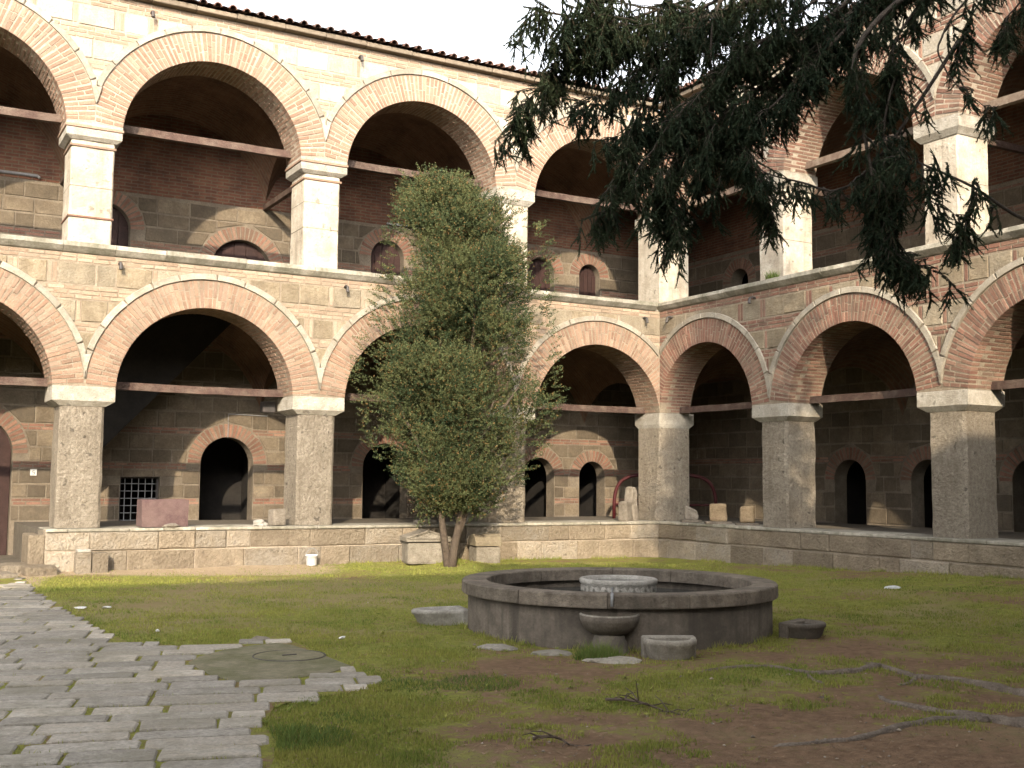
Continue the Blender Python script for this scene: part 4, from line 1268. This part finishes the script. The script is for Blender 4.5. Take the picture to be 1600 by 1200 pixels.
# dark chest with log-like lid
sr = empty('stone_chest', (5.5, .6, 0)); tag(sr, 'dark mossy stone chest with half-round lid, right of the shrub trunks', 'chest')
T = Matrix.Translation(Vector((5.52, .62, GH(5.52, .62) - .02))) @ Matrix.Rotation(-.12, 4, 'Z')
v, f = rough_box_geo(-.31, .31, -.25, .25, 0, .40, 7, .015, .05); link('chest', mesh('chest', [T @ Vector(q) for q in v], f), 'sarco', sr)
prof = [(-.27, .41), (.27, .41), (.28, .5), (.20, .62), (.08, .68), (-.08, .68), (-.2, .62), (-.28, .5)]
v = []
for x in (-.33, -.31, .30, .32):
    k_ = .93 if abs(x) > .315 else 1.
    v += [(x, y * k_, .55 + (z - .55) * k_ + .01 * mnoise.noise(Vector((x * 4, y * 4, z * 4)))) for y, z in prof]
f = [tuple(range(8)), tuple(range(24, 32))] + [(l * 8 + k, l * 8 + (k + 1) % 8, l * 8 + 8 + (k + 1) % 8, l * 8 + 8 + k) for l in range(3) for k in range(8)]
link('lid', mesh('lid', [T @ Vector(q) for q in v], f), 'sarco_dark', sr)
# blocks at the end of the plinth
sr = empty('stone_block', (14.2, .4, 0)); tag(sr, 'squared stone block with white chip on top, at the left end of the plinth', 'stone')
v, f = rough_box_geo(13.82, 14.12, .16, .48, -.05, .41, 5, .008, .02); link('block', mesh('block', v, f), 'plinth', sr)
v, f = rough_box_geo(14.13, 14.42, .16, .44, -.05, .43, 5, .008, .02); link('block', mesh('block', v, f), 'plinth', sr)
v, f = rough_box_geo(14.15, 14.40, .2, .44, .425, .485, 4, .008, .015); link('chip', mesh('chip', v, f), 'marble', sr)
for i, (x, y, sx, sy, sz, lab) in enumerate(((15.35, -.1, .38, .3, .24, 'broad worn step stone at the foot of the entrance'), (15.05, .35, .3, .22, .22, 'reddish broken stone beside the plinth end'), (16.0, .5, .5, .3, .12, 'low flat entrance stone at the head of the path'))):
    place('step_stone', rough_box_geo(-sx, sx, -sy, sy, 0, sz, 6, .03, .05), 'plinth', (x, y, -.03), .1 * i, lab, 'stone')
# bucket
bk = empty('bucket', (9.6, .34, 0)); tag(bk, 'white plastic bucket with wire handle standing by the plinth', 'bucket')
gz = GH(9.6, .34)
v, f = lathe_geo([(0, gz + .004), (.105, gz + .004), (.112, gz + .02), (.128, gz + .2), (.14, gz + .205), (.14, gz + .235), (.13, gz + .235), (.122, gz + .2), (.10, gz + .03), (0, gz + .025)], 9.6, .34, 28); link('pail', mesh('pail', v, f, True), 'white', bk)
v, f = tube_geo([(9.6 + .138 * math.cos(math.pi * k / 10), .36, gz + .2 + .17 * math.sin(math.pi * k / 10)) for k in range(11)], .006, 6); link('handle', mesh('handle', v, f), 'grey_metal', bk)
# red hoop frame in the corner of the gallery
rd = empty('red_frame', (-1.5, -1.9, .85)); tag(rd, 'red painted metal hoop frame standing in the gallery behind the corner pier', 'frame')
A_, B_ = Vector((-.45, -2.75, 0)), Vector((-2.75, -1.05, 0))
pts = []
for k in range(25):
    t = math.pi * k / 24
    u_ = .5 - .5 * math.copysign(abs(math.cos(t)) ** .45, math.cos(t)); zz = .85 + 1.25 * abs(math.sin(t)) ** .5
    p = A_.lerp(B_, u_); pts.append((p.x, p.y, zz))
v, f = tube_geo(pts, .05, 8); link('hoop', mesh('hoop', v, f, True), 'red', rd)
for u_ in (.0, 1.):
    p = A_.lerp(B_, u_); d2 = Vector((-1, -1.3, 0)).normalized() * .9
    v, f = tube_geo([(p.x, p.y, .95), (p.x + d2.x, p.y + d2.y, .95)], .04, 8); link('foot', mesh('foot', v, f), 'red', rd)
for zz in (1.25,):
    p, q = A_.lerp(B_, .02), A_.lerp(B_, .98); v, f = tube_geo([(p.x, p.y, zz), (q.x, q.y, zz)], .03, 8); link('rail', mesh('rail', v, f), 'red', rd)

# ------------------------------------------------------------------ evergreen shrub tree
def leafset(add, c, d, L, n, lw, ll, droop=.0):
    """a spray: n leaflets either side of a short stem"""
    d = d.normalized(); a = d.cross(Vector((rnd() - .5, rnd() - .5, rnd() - .5))).normalized(); b = d.cross(a)
    for i in range(n):
        t = (i + .5) / n
        o = c + d * (L * t) + Vector((0, 0, -droop * t * t * L))
        ph = i * 2.4 + rnd()
        s_ = (a * math.cos(ph) + b * math.sin(ph))
        q = (s_ * .8 + d * .7).normalized(); w_ = q.cross(Vector((rnd() - .5, rnd() - .5, rnd() - .5))).normalized() * (lw * ru(.7, 1.2))
        l_ = ll * ru(.6, 1.2) * (1.1 - .5 * t)
        add(o, o + q * l_ * .5 + w_, o + q * l_, o + q * l_ * .5 - w_)
class Quads:
    def __init__(s): s.v = []
    def add(s, a, b, c, d): s.v += [a[:], b[:], c[:], d[:]]
    def tri(s, a, b, c): s.v += [a[:], b[:], c[:]]
    def build(s, name, mat, parent=None, k=4):
        n = len(s.v) // k
        me = bpy.data.meshes.new(name)
        me.vertices.add(len(s.v)); me.vertices.foreach_set('co', np.array(s.v, dtype=np.float32).ravel())
        me.loops.add(len(s.v)); me.loops.foreach_set('vertex_index', np.arange(len(s.v), dtype=np.int32))
        me.polygons.add(n); me.polygons.foreach_set('loop_start', np.arange(0, len(s.v), k, dtype=np.int32))
        try: me.polygons.foreach_set('loop_total', np.full(n, k, dtype=np.int32))
        except Exception: pass
        me.update(calc_edges=True)
        return link(name, me, mat, parent)
TB = Vector((6.85, 1.45, .06))
rH = Vector((RT.x, RT.y, 0)).normalized(); fH = Vector((fw.x, fw.y, 0)).normalized()
MP = (TB - CAM).dot(fw) / FPX
tr = empty('shrub_tree', TB); tag(tr, 'tall bushy evergreen shrub with two bare trunks, standing before the left wing', 'tree')
PYs = [262, 300, 350, 400, 450, 500, 550, 600, 650, 700, 750, 790]
PL = [632, 622, 612, 612, 600, 590, 567, 563, 574, 585, 636, 670]
PR = [665, 775, 830, 845, 838, 845, 852, 860, 856, 834, 802, 745]
BASE_PY = project(TB)[1]; BASE_PX = project(TB)[0]
def lerp_tab(y, tab):
    for i in range(len(PYs) - 1):
        if PYs[i] <= y <= PYs[i + 1]:
            t = (y - PYs[i]) / (PYs[i + 1] - PYs[i]); return tab[i] + (tab[i + 1] - tab[i]) * t
    return tab[-1]
def tl(u, d, z): return TB + rH * u + fH * d + Vector((0, 0, z))
def stem(pts, r0, r1, sides=9):
    n = len(pts); q = []
    for i in range(n - 1):
        for k in range(4):
            t = k / 4; p = Vector(pts[i]).lerp(Vector(pts[i + 1]), t); q.append(p + mnoise.noise_vector(p * 2.1) * .02)
    q.append(Vector(pts[-1]))
    N = len(q)
    return tube_geo(q, [r0 + (r1 - r0) * i / (N - 1) for i in range(N)], sides)
tk = MB()
for (pts, r0, r1) in (([tl(-.02, 0, -.1), tl(-.10, 0, .5), tl(-.22, -.02, 1.4), tl(-.16, 0, 2.6), tl(-.3, .05, 4.2), tl(-.2, .1, 6)], .095, .02),
                      ([tl(.05, .02, -.1), tl(.14, 0, .5), tl(.26, .03, 1.2), tl(.25, .05, 2.2), tl(.42, .05, 3.6), tl(.5, 0, 5.6), tl(.35, 0, 7.4)], .105, .02),
                      ([tl(.12, 0, .45), tl(.40, .1, 1.2), tl(.46, .12, 2.2), tl(.95, .1, 3.6)], .065, .02),
                      ([tl(-.18, 0, 1.5), tl(-.7, -.15, 2.6), tl(-1.3, -.2, 3.8)], .06, .02),
                      ([tl(.26, 0, 2.0), tl(.8, -.2, 2.9), tl(1.5, -.2, 3.9)], .06, .02)):
    v, f = stem(pts, r0, r1); tk.add(v, f)
tk.obj('trunk', 'bark', tr, True)
Q = Quads()
cnt = 0
clumps = []
for k in range(560):
    py = ru(275, 775)
    l, r = lerp_tab(py, PL), lerp_tab(py, PR)
    e = rnd() ** .6 * .96; ang = ru(0, 2 * math.pi)
    mid, half = (l + r) / 2, (r - l) / 2
    if mnoise.noise(Vector((mid + half * e * math.cos(ang), py, 40 * math.sin(ang))) * .02) < -.17: continue
    clumps.append((mid + half * e * math.cos(ang) * (.87 + .14 * mnoise.noise(Vector((py * .03, math.cos(ang) * 2, 3)))), py + 10, half * MP * e * math.sin(ang) * .62, ru(.20, .50), e))
for (cx, cy, dd, rr, e) in clumps:
    ns = int(66 * (rr / .4) ** 2)
    c0 = tl((cx - BASE_PX) * MP, dd, (BASE_PY - cy) * MP)
    ax = tl((705 + (cx - 705) * .4 - BASE_PX) * MP, dd * .4, (BASE_PY - cy) * MP - .5)
    out = (c0 - ax).normalized()
    for s_ in range(ns):
        o = Vector((random.gauss(0, 1), random.gauss(0, 1), random.gauss(0, 1)))
        o.normalize(); o *= rr * rnd() ** .45
        o.z *= 1.15
        p = c0 + o
        if p.y < .22: p.y = .22 + rnd() * .3
        d = (o.normalized() * .8 + out * .6 + Vector((0, 0, .45)))
        leafset(Q.add, p, d, ru(.14, .26), 13, .014, .062)
for (cx, cy, dd, rr, e) in [(ru(655, 770), ru(735, 800), ru(-.3, .3), ru(.12, .24), .4) for _ in range(24)]:
    c0 = tl((cx - BASE_PX) * MP, dd, (BASE_PY - cy) * MP)
    for s_ in range(14):
        o = Vector((random.gauss(0, 1), random.gauss(0, 1), random.gauss(0, 1))).normalized() * rr * rnd() ** .45
        leafset(Q.add, c0 + o, o + Vector((0, 0, -.1)), ru(.12, .24), 11, .016, .066)
# wispy tips breaking the outline
for k in range(330):
    py = ru(262, 760); sd = rnd() < .5
    px = lerp_tab(py, PL if sd else PR) + ru(-6, 12) * (-1 if sd else 1)
    p = tl((px - BASE_PX) * MP, ru(-.5, .6), (BASE_PY - py) * MP)
    if p.y < .25: p.y = .3
    leafset(Q.add, p, Vector(((-rH if sd else rH) * 1.0 + Vector((0, 0, ru(-.1, .9))))), ru(.16, .34), 14, .015, .062)
Q.build('crown', 'juniper', tr)

# ------------------------------------------------------------------ spruce
def P(px, py, d): return CAM + ray(px, py) * d
SB = gpt(1900, 1105); SB.z = GH(SB.x, SB.y)
sp = empty('spruce_tree', SB); tag(sp, 'big dark spruce with drooping branches hanging into the upper right', 'tree')
SH = 17.
v, f = stem([SB + Vector((0, 0, -.2)), SB + Vector((.02, 0, .4)), SB + Vector((.05, .03, 4)), SB + Vector((0, .1, 9)), SB + Vector((0, 0, SH))], .36, .03, 14)
link('trunk', mesh('trunk', v, f, True), 'spruce_bark', sp)
NQ = Quads()
limbs = MB()
def needles(p, d, L, n, nl=.030):
    d = d.normalized(); a = d.cross(Vector((rnd() - .5, rnd() - .5, rnd() - .5)))
    if a.length < 1e-3: a = Vector((1, 0, 0))
    a.normalize(); b = d.cross(a)
    for i in range(n):
        t = (i + rnd()) / n
        o = p + d * (L * t); ph = rnd() * 6.283
        q = (a * math.cos(ph) + b * math.sin(ph)) * .8 + d * .75
        w_ = d.cross(q).normalized() * .0055
        NQ.tri(o - w_, o + w_, o + q * (nl * ru(.7, 1.15)))
    # soft core of the shoot
    w_ = a * .011
    NQ.tri(p - w_, p + w_, p + d * L)
    w_ = b * .011
    NQ.tri(p - w_, p + w_, p + d * L)
def hang(p, L, dens=1.):
    """a drooping branchlet carrying shoots"""
    q = Vector(p); d = Vector((ru(-.5, .5), ru(-.5, .5), -1)).normalized()
    seg = .07; n = max(2, int(L / seg))
    pts = [q.copy()]
    for i in range(n):
        d = (d + Vector((ru(-.35, .35), ru(-.35, .35), -.12))).normalized()
        q = q + d * seg; pts.append(q.copy())
        for k in range(2):
            if rnd() < dens:
                dd = (d * .9 + Vector((ru(-1, 1), ru(-1, 1), ru(-.8, .35))) * .8).normalized()
                needles(q, dd, ru(.08, .17), 20)
        needles(q - d * seg, d, seg, 12)
    v, f = tube_geo(pts, [.006 - .004 * i / n for i in range(n + 1)], 4, False); limbs.add(v, f)
def limb(pts, r0, hangs, hl=(.15, .5), side_l=.35, dens=1.):
    """limb through px/py/depth points, thick end first"""
    W_ = [P(*p) for p in pts]
    q = []
    for i in range(len(W_) - 1):
        for k in range(6):
            t = k / 6; a = W_[max(i - 1, 0)]; b = W_[i]; c = W_[i + 1]; e = W_[min(i + 2, len(W_) - 1)]
            q.append(.5 * (2 * b + (c - a) * t + (2 * a - 5 * b + 4 * c - e) * t * t + (3 * b - a - 3 * c + e) * t ** 3) + mnoise.noise_vector(b * 3 + Vector((t, 0, 0))) * .02)
    q.append(W_[-1]); N = len(q)
    v, f = tube_geo(q, [r0 * (1 - .82 * i / (N - 1)) for i in range(N)], 6); limbs.add(v, f)
    for k in range(hangs):
        i = min(N - 2, int(ru(.12, 1.) * (N - 1))); p = q[i].lerp(q[i + 1], rnd())
        # side twig out from the limb, then hanging shoots along it
        ax = (q[i + 1] - q[i]).normalized()
        sd = ax.cross(Vector((0, 0, 1))).normalized() * (1 if rnd() < .5 else -1)
        L = side_l * ru(.3, 1.2)
        e = p + (sd * ru(.4, 1.) + ax * ru(.2, .9) + Vector((0, 0, ru(-.5, .25)))).normalized() * L
        v, f = tube_geo([p, p.lerp(e, .5) + Vector((0, 0, .02)), e], [.007, .005, .003], 4, False); limbs.add(v, f)
        for s_ in range(max(2, int(L / .065))):
            hang(p.lerp(e, rnd()), ru(*hl), dens)
        needles(p.lerp(e, .3), (e - p), L * .7, int(L * 120))
    needles(q[-2], q[-1] - q[-2], .12, 30)
limb([(1900, -420, 9.5), (1500, -150, 9.8), (1250, -30, 10), (1050, 40, 10.2), (920, 30, 10.4), (835, 15, 10.5)], .045, 50, (.12, .45), .5)
limb([(1900, -330, 9.5), (1450, -60, 9.8), (1250, 100, 10), (1130, 180, 10), (1040, 280, 10.1), (1045, 330, 10.1)], .045, 56, (.12, .42), .45)
limb([(1500, -150, 9.8), (1150, -10, 10.2), (980, 60, 10.6), (890, 110, 10.8), (830, 150, 10.9), (802, 190, 11)], .022, 34, (.10, .30), .3)
limb([(1300, -60, 10), (1100, 40, 10.1), (1010, 150, 10.2), (975, 250, 10.2), (950, 330, 10.2)], .02, 40, (.10, .30), .32)
limb([(1900, -250, 9.5), (1500, -60, 9.4), (1350, 60, 9.3), (1345, 170, 9.3), (1365, 290, 9.3), (1400, 370, 9.3), (1420, 415, 9.3)], .03, 52, (.10, .30), .24)
limb([(1380, 250, 9.3), (1385, 330, 9.3), (1405, 400, 9.2), (1465, 425, 9.2)], .012, 20, (.06, .16), .2)
limb([(1365, 280, 9.3), (1372, 350, 9.3), (1378, 405, 9.3)], .012, 18, (.06, .16), .16)
limb([(1900, 300, 9.5), (1700, 370, 9.2), (1600, 340, 9), (1520, 292, 8.9), (1440, 256, 8.9), (1400, 240, 8.9)], .022, 20, (.06, .26), .22)
limb([(1520, 292, 8.9), (1515, 330, 8.9), (1500, 365, 8.9), (1490, 370, 8.9)], .008, 12, (.05, .15), .14)
limb([(1440, 256, 8.9), (1450, 310, 8.9), (1500, 340, 8.9)], .008, 8, (.05, .15), .14)
limb([(1500, 60, 9.5), (1400, 210, 9.4), (1320, 292, 9.5), (1250, 284, 9.6), (1195, 268, 9.7), (1165, 235, 9.7)], .018, 30, (.06, .24), .26)
limb([(1900, -250, 9.4), (1600, -80, 9.2), (1535, 0, 9.1), (1505, 50, 9.1), (1495, 90, 9.1)], .014, 14, (.06, .16), .16)
limb([(1900, -220, 9.4), (1560, -40, 9), (1470, 60, 9), (1478, 110, 9), (1520, 155, 9), (1560, 185, 9)], .012, 12, (.06, .18), .16)
limb([(1900, -360, 9.5), (1450, -90, 9.6), (1300, 20, 9.8), (1200, 60, 9.9), (1130, 90, 10)], .035, 42, (.10, .36), .4)
limb([(1500, -60, 9.4), (1420, 30, 9.4), (1390, 90, 9.4), (1400, 140, 9.4)], .018, 24, (.08, .26), .26)
limb([(1130, -20, 9.9), (1112, 60, 9.9), (1110, 120, 9.9), (1108, 180, 9.9)], .014, 7, (.05, .12), .1)
limb([(1900, -200, 9.4), (1650, -40, 9), (1580, 20, 9), (1570, 60, 9)], .016, 16, (.06, .2), .2)
limb([(1100, 180, 10), (1160, 240, 10), (1190, 290, 10), (1200, 330, 10)], .012, 24, (.08, .22), .24)
limb([(1240, 100, 10), (1180, 170, 10), (1110, 230, 10), (1085, 300, 10)], .012, 26, (.08, .26), .26)
limb([(1350, -120, 10.2), (1100, -10, 10.4), (960, 40, 10.6), (890, 80, 10.7), (855, 130, 10.7)], .02, 40, (.10, .34), .36)
limb([(1250, -40, 10.2), (1080, 60, 10.4), (980, 120, 10.4), (915, 160, 10.5)], .016, 34, (.10, .28), .3)
limb([(1350, 0, 10), (1200, 120, 10.2), (1100, 170, 10.3), (1020, 190, 10.4), (960, 215, 10.4)], .018, 40, (.10, .30), .32)
limb([(1180, -40, 10), (1080, 20, 10.2), (1000, 10, 10.3), (930, -10, 10.3)], .016, 28, (.12, .36), .34)
limb([(1500, -100, 9.6), (1380, -10, 9.7), (1290, 70, 9.8), (1235, 150, 9.8)], .018, 36, (.10, .32), .32)
limb([(1300, -20, 9.8), (1160, 90, 9.9), (1060, 180, 10), (1005, 260, 10)], .016, 44, (.10, .30), .34)
limb([(1350, 20, 9.7), (1220, 150, 9.8), (1150, 220, 9.9), (1120, 290, 9.9)], .016, 20, (.10, .28), .30)
limb([(1200, -60, 10), (1120, 10, 10.1), (1060, 90, 10.2), (1040, 160, 10.2)], .016, 14, (.12, .32), .34)
limb([(1400, 120, 9.3), (1380, 200, 9.3), (1385, 270, 9.3), (1400, 330, 9.3)], .012, 26, (.08, .22), .22)
print('visible spruce tris', len(NQ.v) // 3)
# the rest of the crown: tiers of drooping branches, outside the picture
for t in range(26):
    z = 3.2 + t * .52; reach = max(.5, (SH - z) * .23)
    for k in range(11):
        az = 2 * math.pi * k / 11 + t * .7 + ru(-.15, .15)
        d = Vector((math.cos(az), math.sin(az), 0))
        b = SB + Vector((0, 0, z)); e = b + d * reach * ru(.8, 1.1) + Vector((0, 0, -reach * .35))
        pj = project(e)
        if pj and pj[0] < 1700 and pj[1] > -60: continue
        v, f = tube_geo([b, b.lerp(e, .5) + Vector((0, 0, .15)), e], [.04, .025, .008], 5); limbs.add(v, f)
        for s_ in range(int(26 * reach / 2.5) + 6):
            u_ = rnd() ** .7; p = b.lerp(e, u_) + Vector((ru(-.3, .3), ru(-.3, .3), ru(-.1, .1) + .15 * math.sin(math.pi * u_)))
            pj = project(p)
            if pj and pj[0] < 1750 and pj[1] > -120: continue
            for h in range(14):
                a = Vector((ru(-1, 1), ru(-1, 1), ru(-1.4, .2))).normalized(); w_ = a.cross(Vector((rnd() - .5, rnd() - .5, rnd() - .5))).normalized() * .016
                p = p + Vector((ru(-.07, .07), ru(-.07, .07), ru(-.06, .05))); L = ru(.10, .26); NQ.tri(p - w_, p + w_, p + a * L)
limbs.obj('branches', 'spruce_bark', sp, True)
NQ.build('crown', 'needle', sp, 3)
# roots over the soil
def root(pxs, r0, r1):
    pts = []
    for (px, py) in pxs:
        p = gpt(px, py); p.z = GH(p.x, p.y); pts.append(p)
    q = []
    for i in range(len(pts) - 1):
        for k in range(5):
            t = k / 5; a = pts[max(i - 1, 0)]; b = pts[i]; c = pts[i + 1]; e = pts[min(i + 2, len(pts) - 1)]
            o = .5 * (2 * b + (c - a) * t + (2 * a - 5 * b + 4 * c - e) * t * t + (3 * b - a - 3 * c + e) * t ** 3)
            o = o + mnoise.noise_vector(o * 2.5) * .05; q.append(o)
    q.append(pts[-1]); n = len(q)
    rad = [(r0 + (r1 - r0) * i / (n - 1)) * ru(.8, 1.2) for i in range(n)]
    for o, r in zip(q, rad): o.z = GH(o.x, o.y) - r * .15 - (.02 if r < .02 else 0)
    v, f = tube_geo(q, rad, 9); link('root', mesh('root', v, f, True), 'root', sp)
root([(1880, 1115), (1720, 1140), (1600, 1132), (1540, 1124), (1470, 1112), (1400, 1098), (1375, 1088)], .11, .02)
root([(1880, 1105), (1700, 1100), (1600, 1084), (1500, 1062), (1430, 1056), (1370, 1038), (1350, 1036)], .10, .02)
root([(1540, 1126), (1450, 1128), (1370, 1148), (1290, 1160), (1220, 1168), (1150, 1174)], .05, .012)
root([(1370, 1040), (1320, 1050), (1260, 1052), (1210, 1043), (1150, 1045), (1090, 1052), (1050, 1062)], .05, .015)
root([(1430, 1056), (1420, 1066), (1400, 1068), (1380, 1075)], .03, .01)
root([(1260, 1052), (1280, 1066), (1330, 1072)], .03, .01)
root([(1880, 1110), (1750, 1180), (1650, 1215), (1560, 1230)], .1, .04)
root([(1280, 1092), (1330, 1102), (1360, 1108)], .022, .01)
# fallen twigs on the soil
def dead_branch(name, x0, y0, x1, y1, lab, n=9):
    m_ = MB()
    a = gpt(x0, y0); b = gpt(x1, y1); a.z = GH(a.x, a.y) + .03; b.z = GH(b.x, b.y) + .02
    main = [a.lerp(b, t / 6) + Vector((ru(-.03, .03), ru(-.03, .03), .03 * math.sin(t))) for t in range(7)]
    v, f = tube_geo(main, [.014 - .0015 * i for i in range(7)], 6); m_.add(v, f)
    for k in range(n):
        p = main[1 + k % 5]; d = Vector((ru(-1, 1), ru(-1, 1), ru(0, .22))).normalized(); L = ru(.10, .24)
        v, f = tube_geo([p, p + d * L * .5 + Vector((0, 0, .02)), p + d * L], [.007, .005, .003], 5); m_.add(v, f)
    o = m_.obj(name, 'twig'); tag(o, lab, 'branch'); return o
dead_branch('fallen_branch', 948, 1098, 1092, 1122, 'dead bare twig lying on the brown soil in front of the fountain', 14)
dead_branch('fallen_branch', 832, 1164, 925, 1168, 'short dark stick lying at the bottom centre on the soil', 4)

# ------------------------------------------------------------------ grass, litter
G = Quads()
def blade(x, y, z, h, w_, lean=.5):
    a = rnd() * 6.283; b = rnd() * 6.283
    dx, dy = math.cos(a) * w_, math.sin(a) * w_
    lx, ly = math.cos(b) * h * lean * rnd(), math.sin(b) * h * lean * rnd()
    G.v += [(x - dx, y - dy, z), (x + dx, y + dy, z), (x + lx, y + ly, z + h * ru(.7, 1.1))]
def bare(x, y):
    if math.hypot(x - FC.x, y - FC.y) < 1.96 or y < .15 or x < .15: return True
    return inside(x, y, SLAB)
n = 0; tries = 0
while n < 150000 and tries < 560000:
    tries += 1
    px = ru(-40, 1640); py = 880 + 330 * (rnd() ** 1.15)
    p = gpt(px, py)
    x, y = p.x, p.y
    if x < .1 or y < .1 or x > 23 or y > 23 or bare(x, y): continue
    ip = inside(x, y, PAVE)
    if ip: continue
    g, d, t = cover(x, y)
    nz = mnoise.noise(Vector((x * 1.3, y * 1.3, 5))) * .6 + mnoise.noise(Vector((x * 4, y * 4, 1))) * .55
    if rnd() > max(0, (g + nz * .9 - .28)) * 1.2 or rnd() < t * .9: continue
    blade(x, y, GH(x, y) - .005, ru(.018, .045) * (1 + .5 * nz), .0045 + .00022 * p.length * 0 + .004 * min(1, (p - CAM).length / 25)); n += 1
for k in range(16000):                                  # moss and grass in the paving joints
    px = ru(-60, 620); py = 895 + 310 * rnd()
    p = gpt(px, py)
    if not inside(p.x, p.y, PAVE) or inside(p.x, p.y, SLAB): continue
    if mnoise.noise(Vector((p.x * 1.6, p.y * 1.6, 2))) < -.12: continue
    hit = False
    for (c, a, b) in PAVERS:
        q = p - c
        if abs(q.dot(D_)) < a + .004 and abs(q.dot(Pn)) < b + .004: hit = True; break
    if not hit: blade(p.x, p.y, -.004, ru(.02, .05), .004, .8)
for k in range(9000):                                   # longer grass against walls and fountain
    w_ = rnd()
    if w_ < .30:
        a = rnd() * 6.283; q = 1.975 + abs(random.gauss(0, .06)); x, y = FC.x + q * math.cos(a), FC.y + q * math.sin(a)
    elif w_ < .62: x, y = ru(.2, 13.6), .15 + abs(random.gauss(0, .09))
    else: x, y = .15 + abs(random.gauss(0, .09)), ru(.2, 13.5)
    if mnoise.noise(Vector((x * 1.7, y * 1.7, 8))) < -.05 or cover(x, y)[2] > .5: continue
    blade(x, y, GH(x, y) - .005, ru(.03, .11), .006, .7)
for k in range(260):                                    # flat weeds in the turf
    p = gpt(ru(60, 1600), ru(905, 1150))
    if bare(p.x, p.y) or inside(p.x, p.y, PAVE) or cover(p.x, p.y)[0] < .3: continue
    z = GH(p.x, p.y)
    for e in range(14):
        a = rnd() * 6.283; L = ru(.03, .08); dx, dy = math.cos(a), math.sin(a)
        G.v += [(p.x - dy * .008, p.y + dx * .008, z + .012), (p.x + dy * .008, p.y - dx * .008, z + .012), (p.x + dx * L, p.y + dy * L, z + ru(.012, .05))]
gr = G.build('grass', 'grass', None, 3); tag(gr, 'short patchy courtyard grass', 'grass', kind='stuff')
def tuft(px, py, r, n, h, lab, name='grass_tuft', mat='tuft', lean=.9):
    global G
    G = Quads(); c = gpt(px, py)
    for k in range(n):
        a = rnd() * 6.283; q = r * math.sqrt(rnd()); x = c.x + q * math.cos(a); y = c.y + q * math.sin(a)
        if inside(x, y, PAVE): continue
        blade(x, y, GH(x, y) - .005, h * ru(.5, 1.1) * (1 - .4 * q / r), .005, lean)
    if G.v:
        o = G.build(name, mat, None, 3); tag(o, lab, 'grass', 'grass tufts in the courtyard', 'stuff')
tuft(462, 1158, .42, 1500, .12, 'thick dark grass tuft at the end of the paving, bottom centre-left')
tuft(745, 1070, .40, 900, .075, 'bright grass tuft between the manhole slab and the fountain')
tuft(640, 1072, .30, 500, .07, 'small grass tuft at the right tip of the paving')
tuft(560, 1120, .35, 500, .06, 'low grass patch on the soil right of the paving')
tuft(935, 1028, .26, 650, .26, 'fern-like green clump under the fountain spout bowl', 'fern_clump')
tuft(705, 884, .35, 300, .16, 'dry grass clump round the shrub trunks', 'grass_clump', 'grass')
tuft(1308, 884, .25, 160, .14, 'weed clump at the foot of the plinth below the first pier of the shaded wing', 'weed_clump')
G = Quads()
c = Vector((.05, 4.35, H0 + 5.72))
for k in range(160):
    a = rnd() * 6.283; q = .2 * math.sqrt(rnd()); blade(c.x + q * .4 * math.cos(a), c.y + q * math.sin(a), c.z, ru(.1, .24), .008, .9)
o = G.build('ledge_weed', 'tuft', None, 3); tag(o, 'small weed growing on the upper ledge of the shaded wing', 'plant')
pm = MB()
for k in range(330):
    px = ru(250, 1600); py = ru(925, 1200); p = gpt(px, py)
    if bare(p.x, p.y) or inside(p.x, p.y, PAVE): continue
    r = ru(.005, .015) * (1.8 if rnd() < .06 else 1); a = rnd() * 3.14
    z = GH(p.x, p.y) + r * .3
    v = [(p.x + r * math.cos(a + t) * (1 + .3 * rnd()), p.y + r * math.sin(a + t), z) for t in (0, 1.57, 3.14, 4.71)] + [(p.x, p.y, z + r * ru(.4, .8)), (p.x, p.y, z - r)]
    pm.add(v, [(0, 1, 4), (1, 2, 4), (2, 3, 4), (3, 0, 4), (1, 0, 5), (2, 1, 5), (3, 2, 5), (0, 3, 5)])
o = pm.obj('gravel', 'pebble'); tag(o, 'loose pebbles scattered over the soil', 'gravel', kind='stuff')
lm = MB()
for k in range(4200):
    px = ru(300, 1620); py = ru(915, 1200); p = gpt(px, py)
    if bare(p.x, p.y) or inside(p.x, p.y, PAVE): continue
    r = ru(.007, .022); a = rnd() * 6.28; z = GH(p.x, p.y) + .012
    u2 = Vector((math.cos(a), math.sin(a), ru(-.2, .4))) * r; w2 = Vector((-math.sin(a), math.cos(a), ru(-.3, .3))) * r * .45
    c = Vector((p.x, p.y, z)); lm.add([c - u2, c + w2, c + u2, c - w2], [(0, 1, 2, 3)])
o = lm.obj('leaf_litter', 'leaf_litter'); tag(o, 'dead leaves and bark scraps scattered over the soil', 'litter', kind='stuff')
for (px, py, s_, lab) in ((125, 953, .09, 'crumpled pale scrap on the grass near the path edge'), (167, 952, .07, 'white paper scrap on the grass beside the pale scrap'), (535, 998, .05, 'white scrap on the lawn between slab and fountain'), (246, 989, .03, 'tiny white scrap at the lawn edge above the paving')):
    p = gpt(px, py); z = GH(p.x, p.y)
    v, f = rock_geo((p.x, p.y, z + .02), (s_, s_ * .7, .018), 1, .5)
    o = link('litter_scrap', mesh('litter_scrap', v, f), 'paper'); tag(o, lab, 'litter')
print('pavers', npv, 'blades', n, 'objects', len(bpy.data.objects))
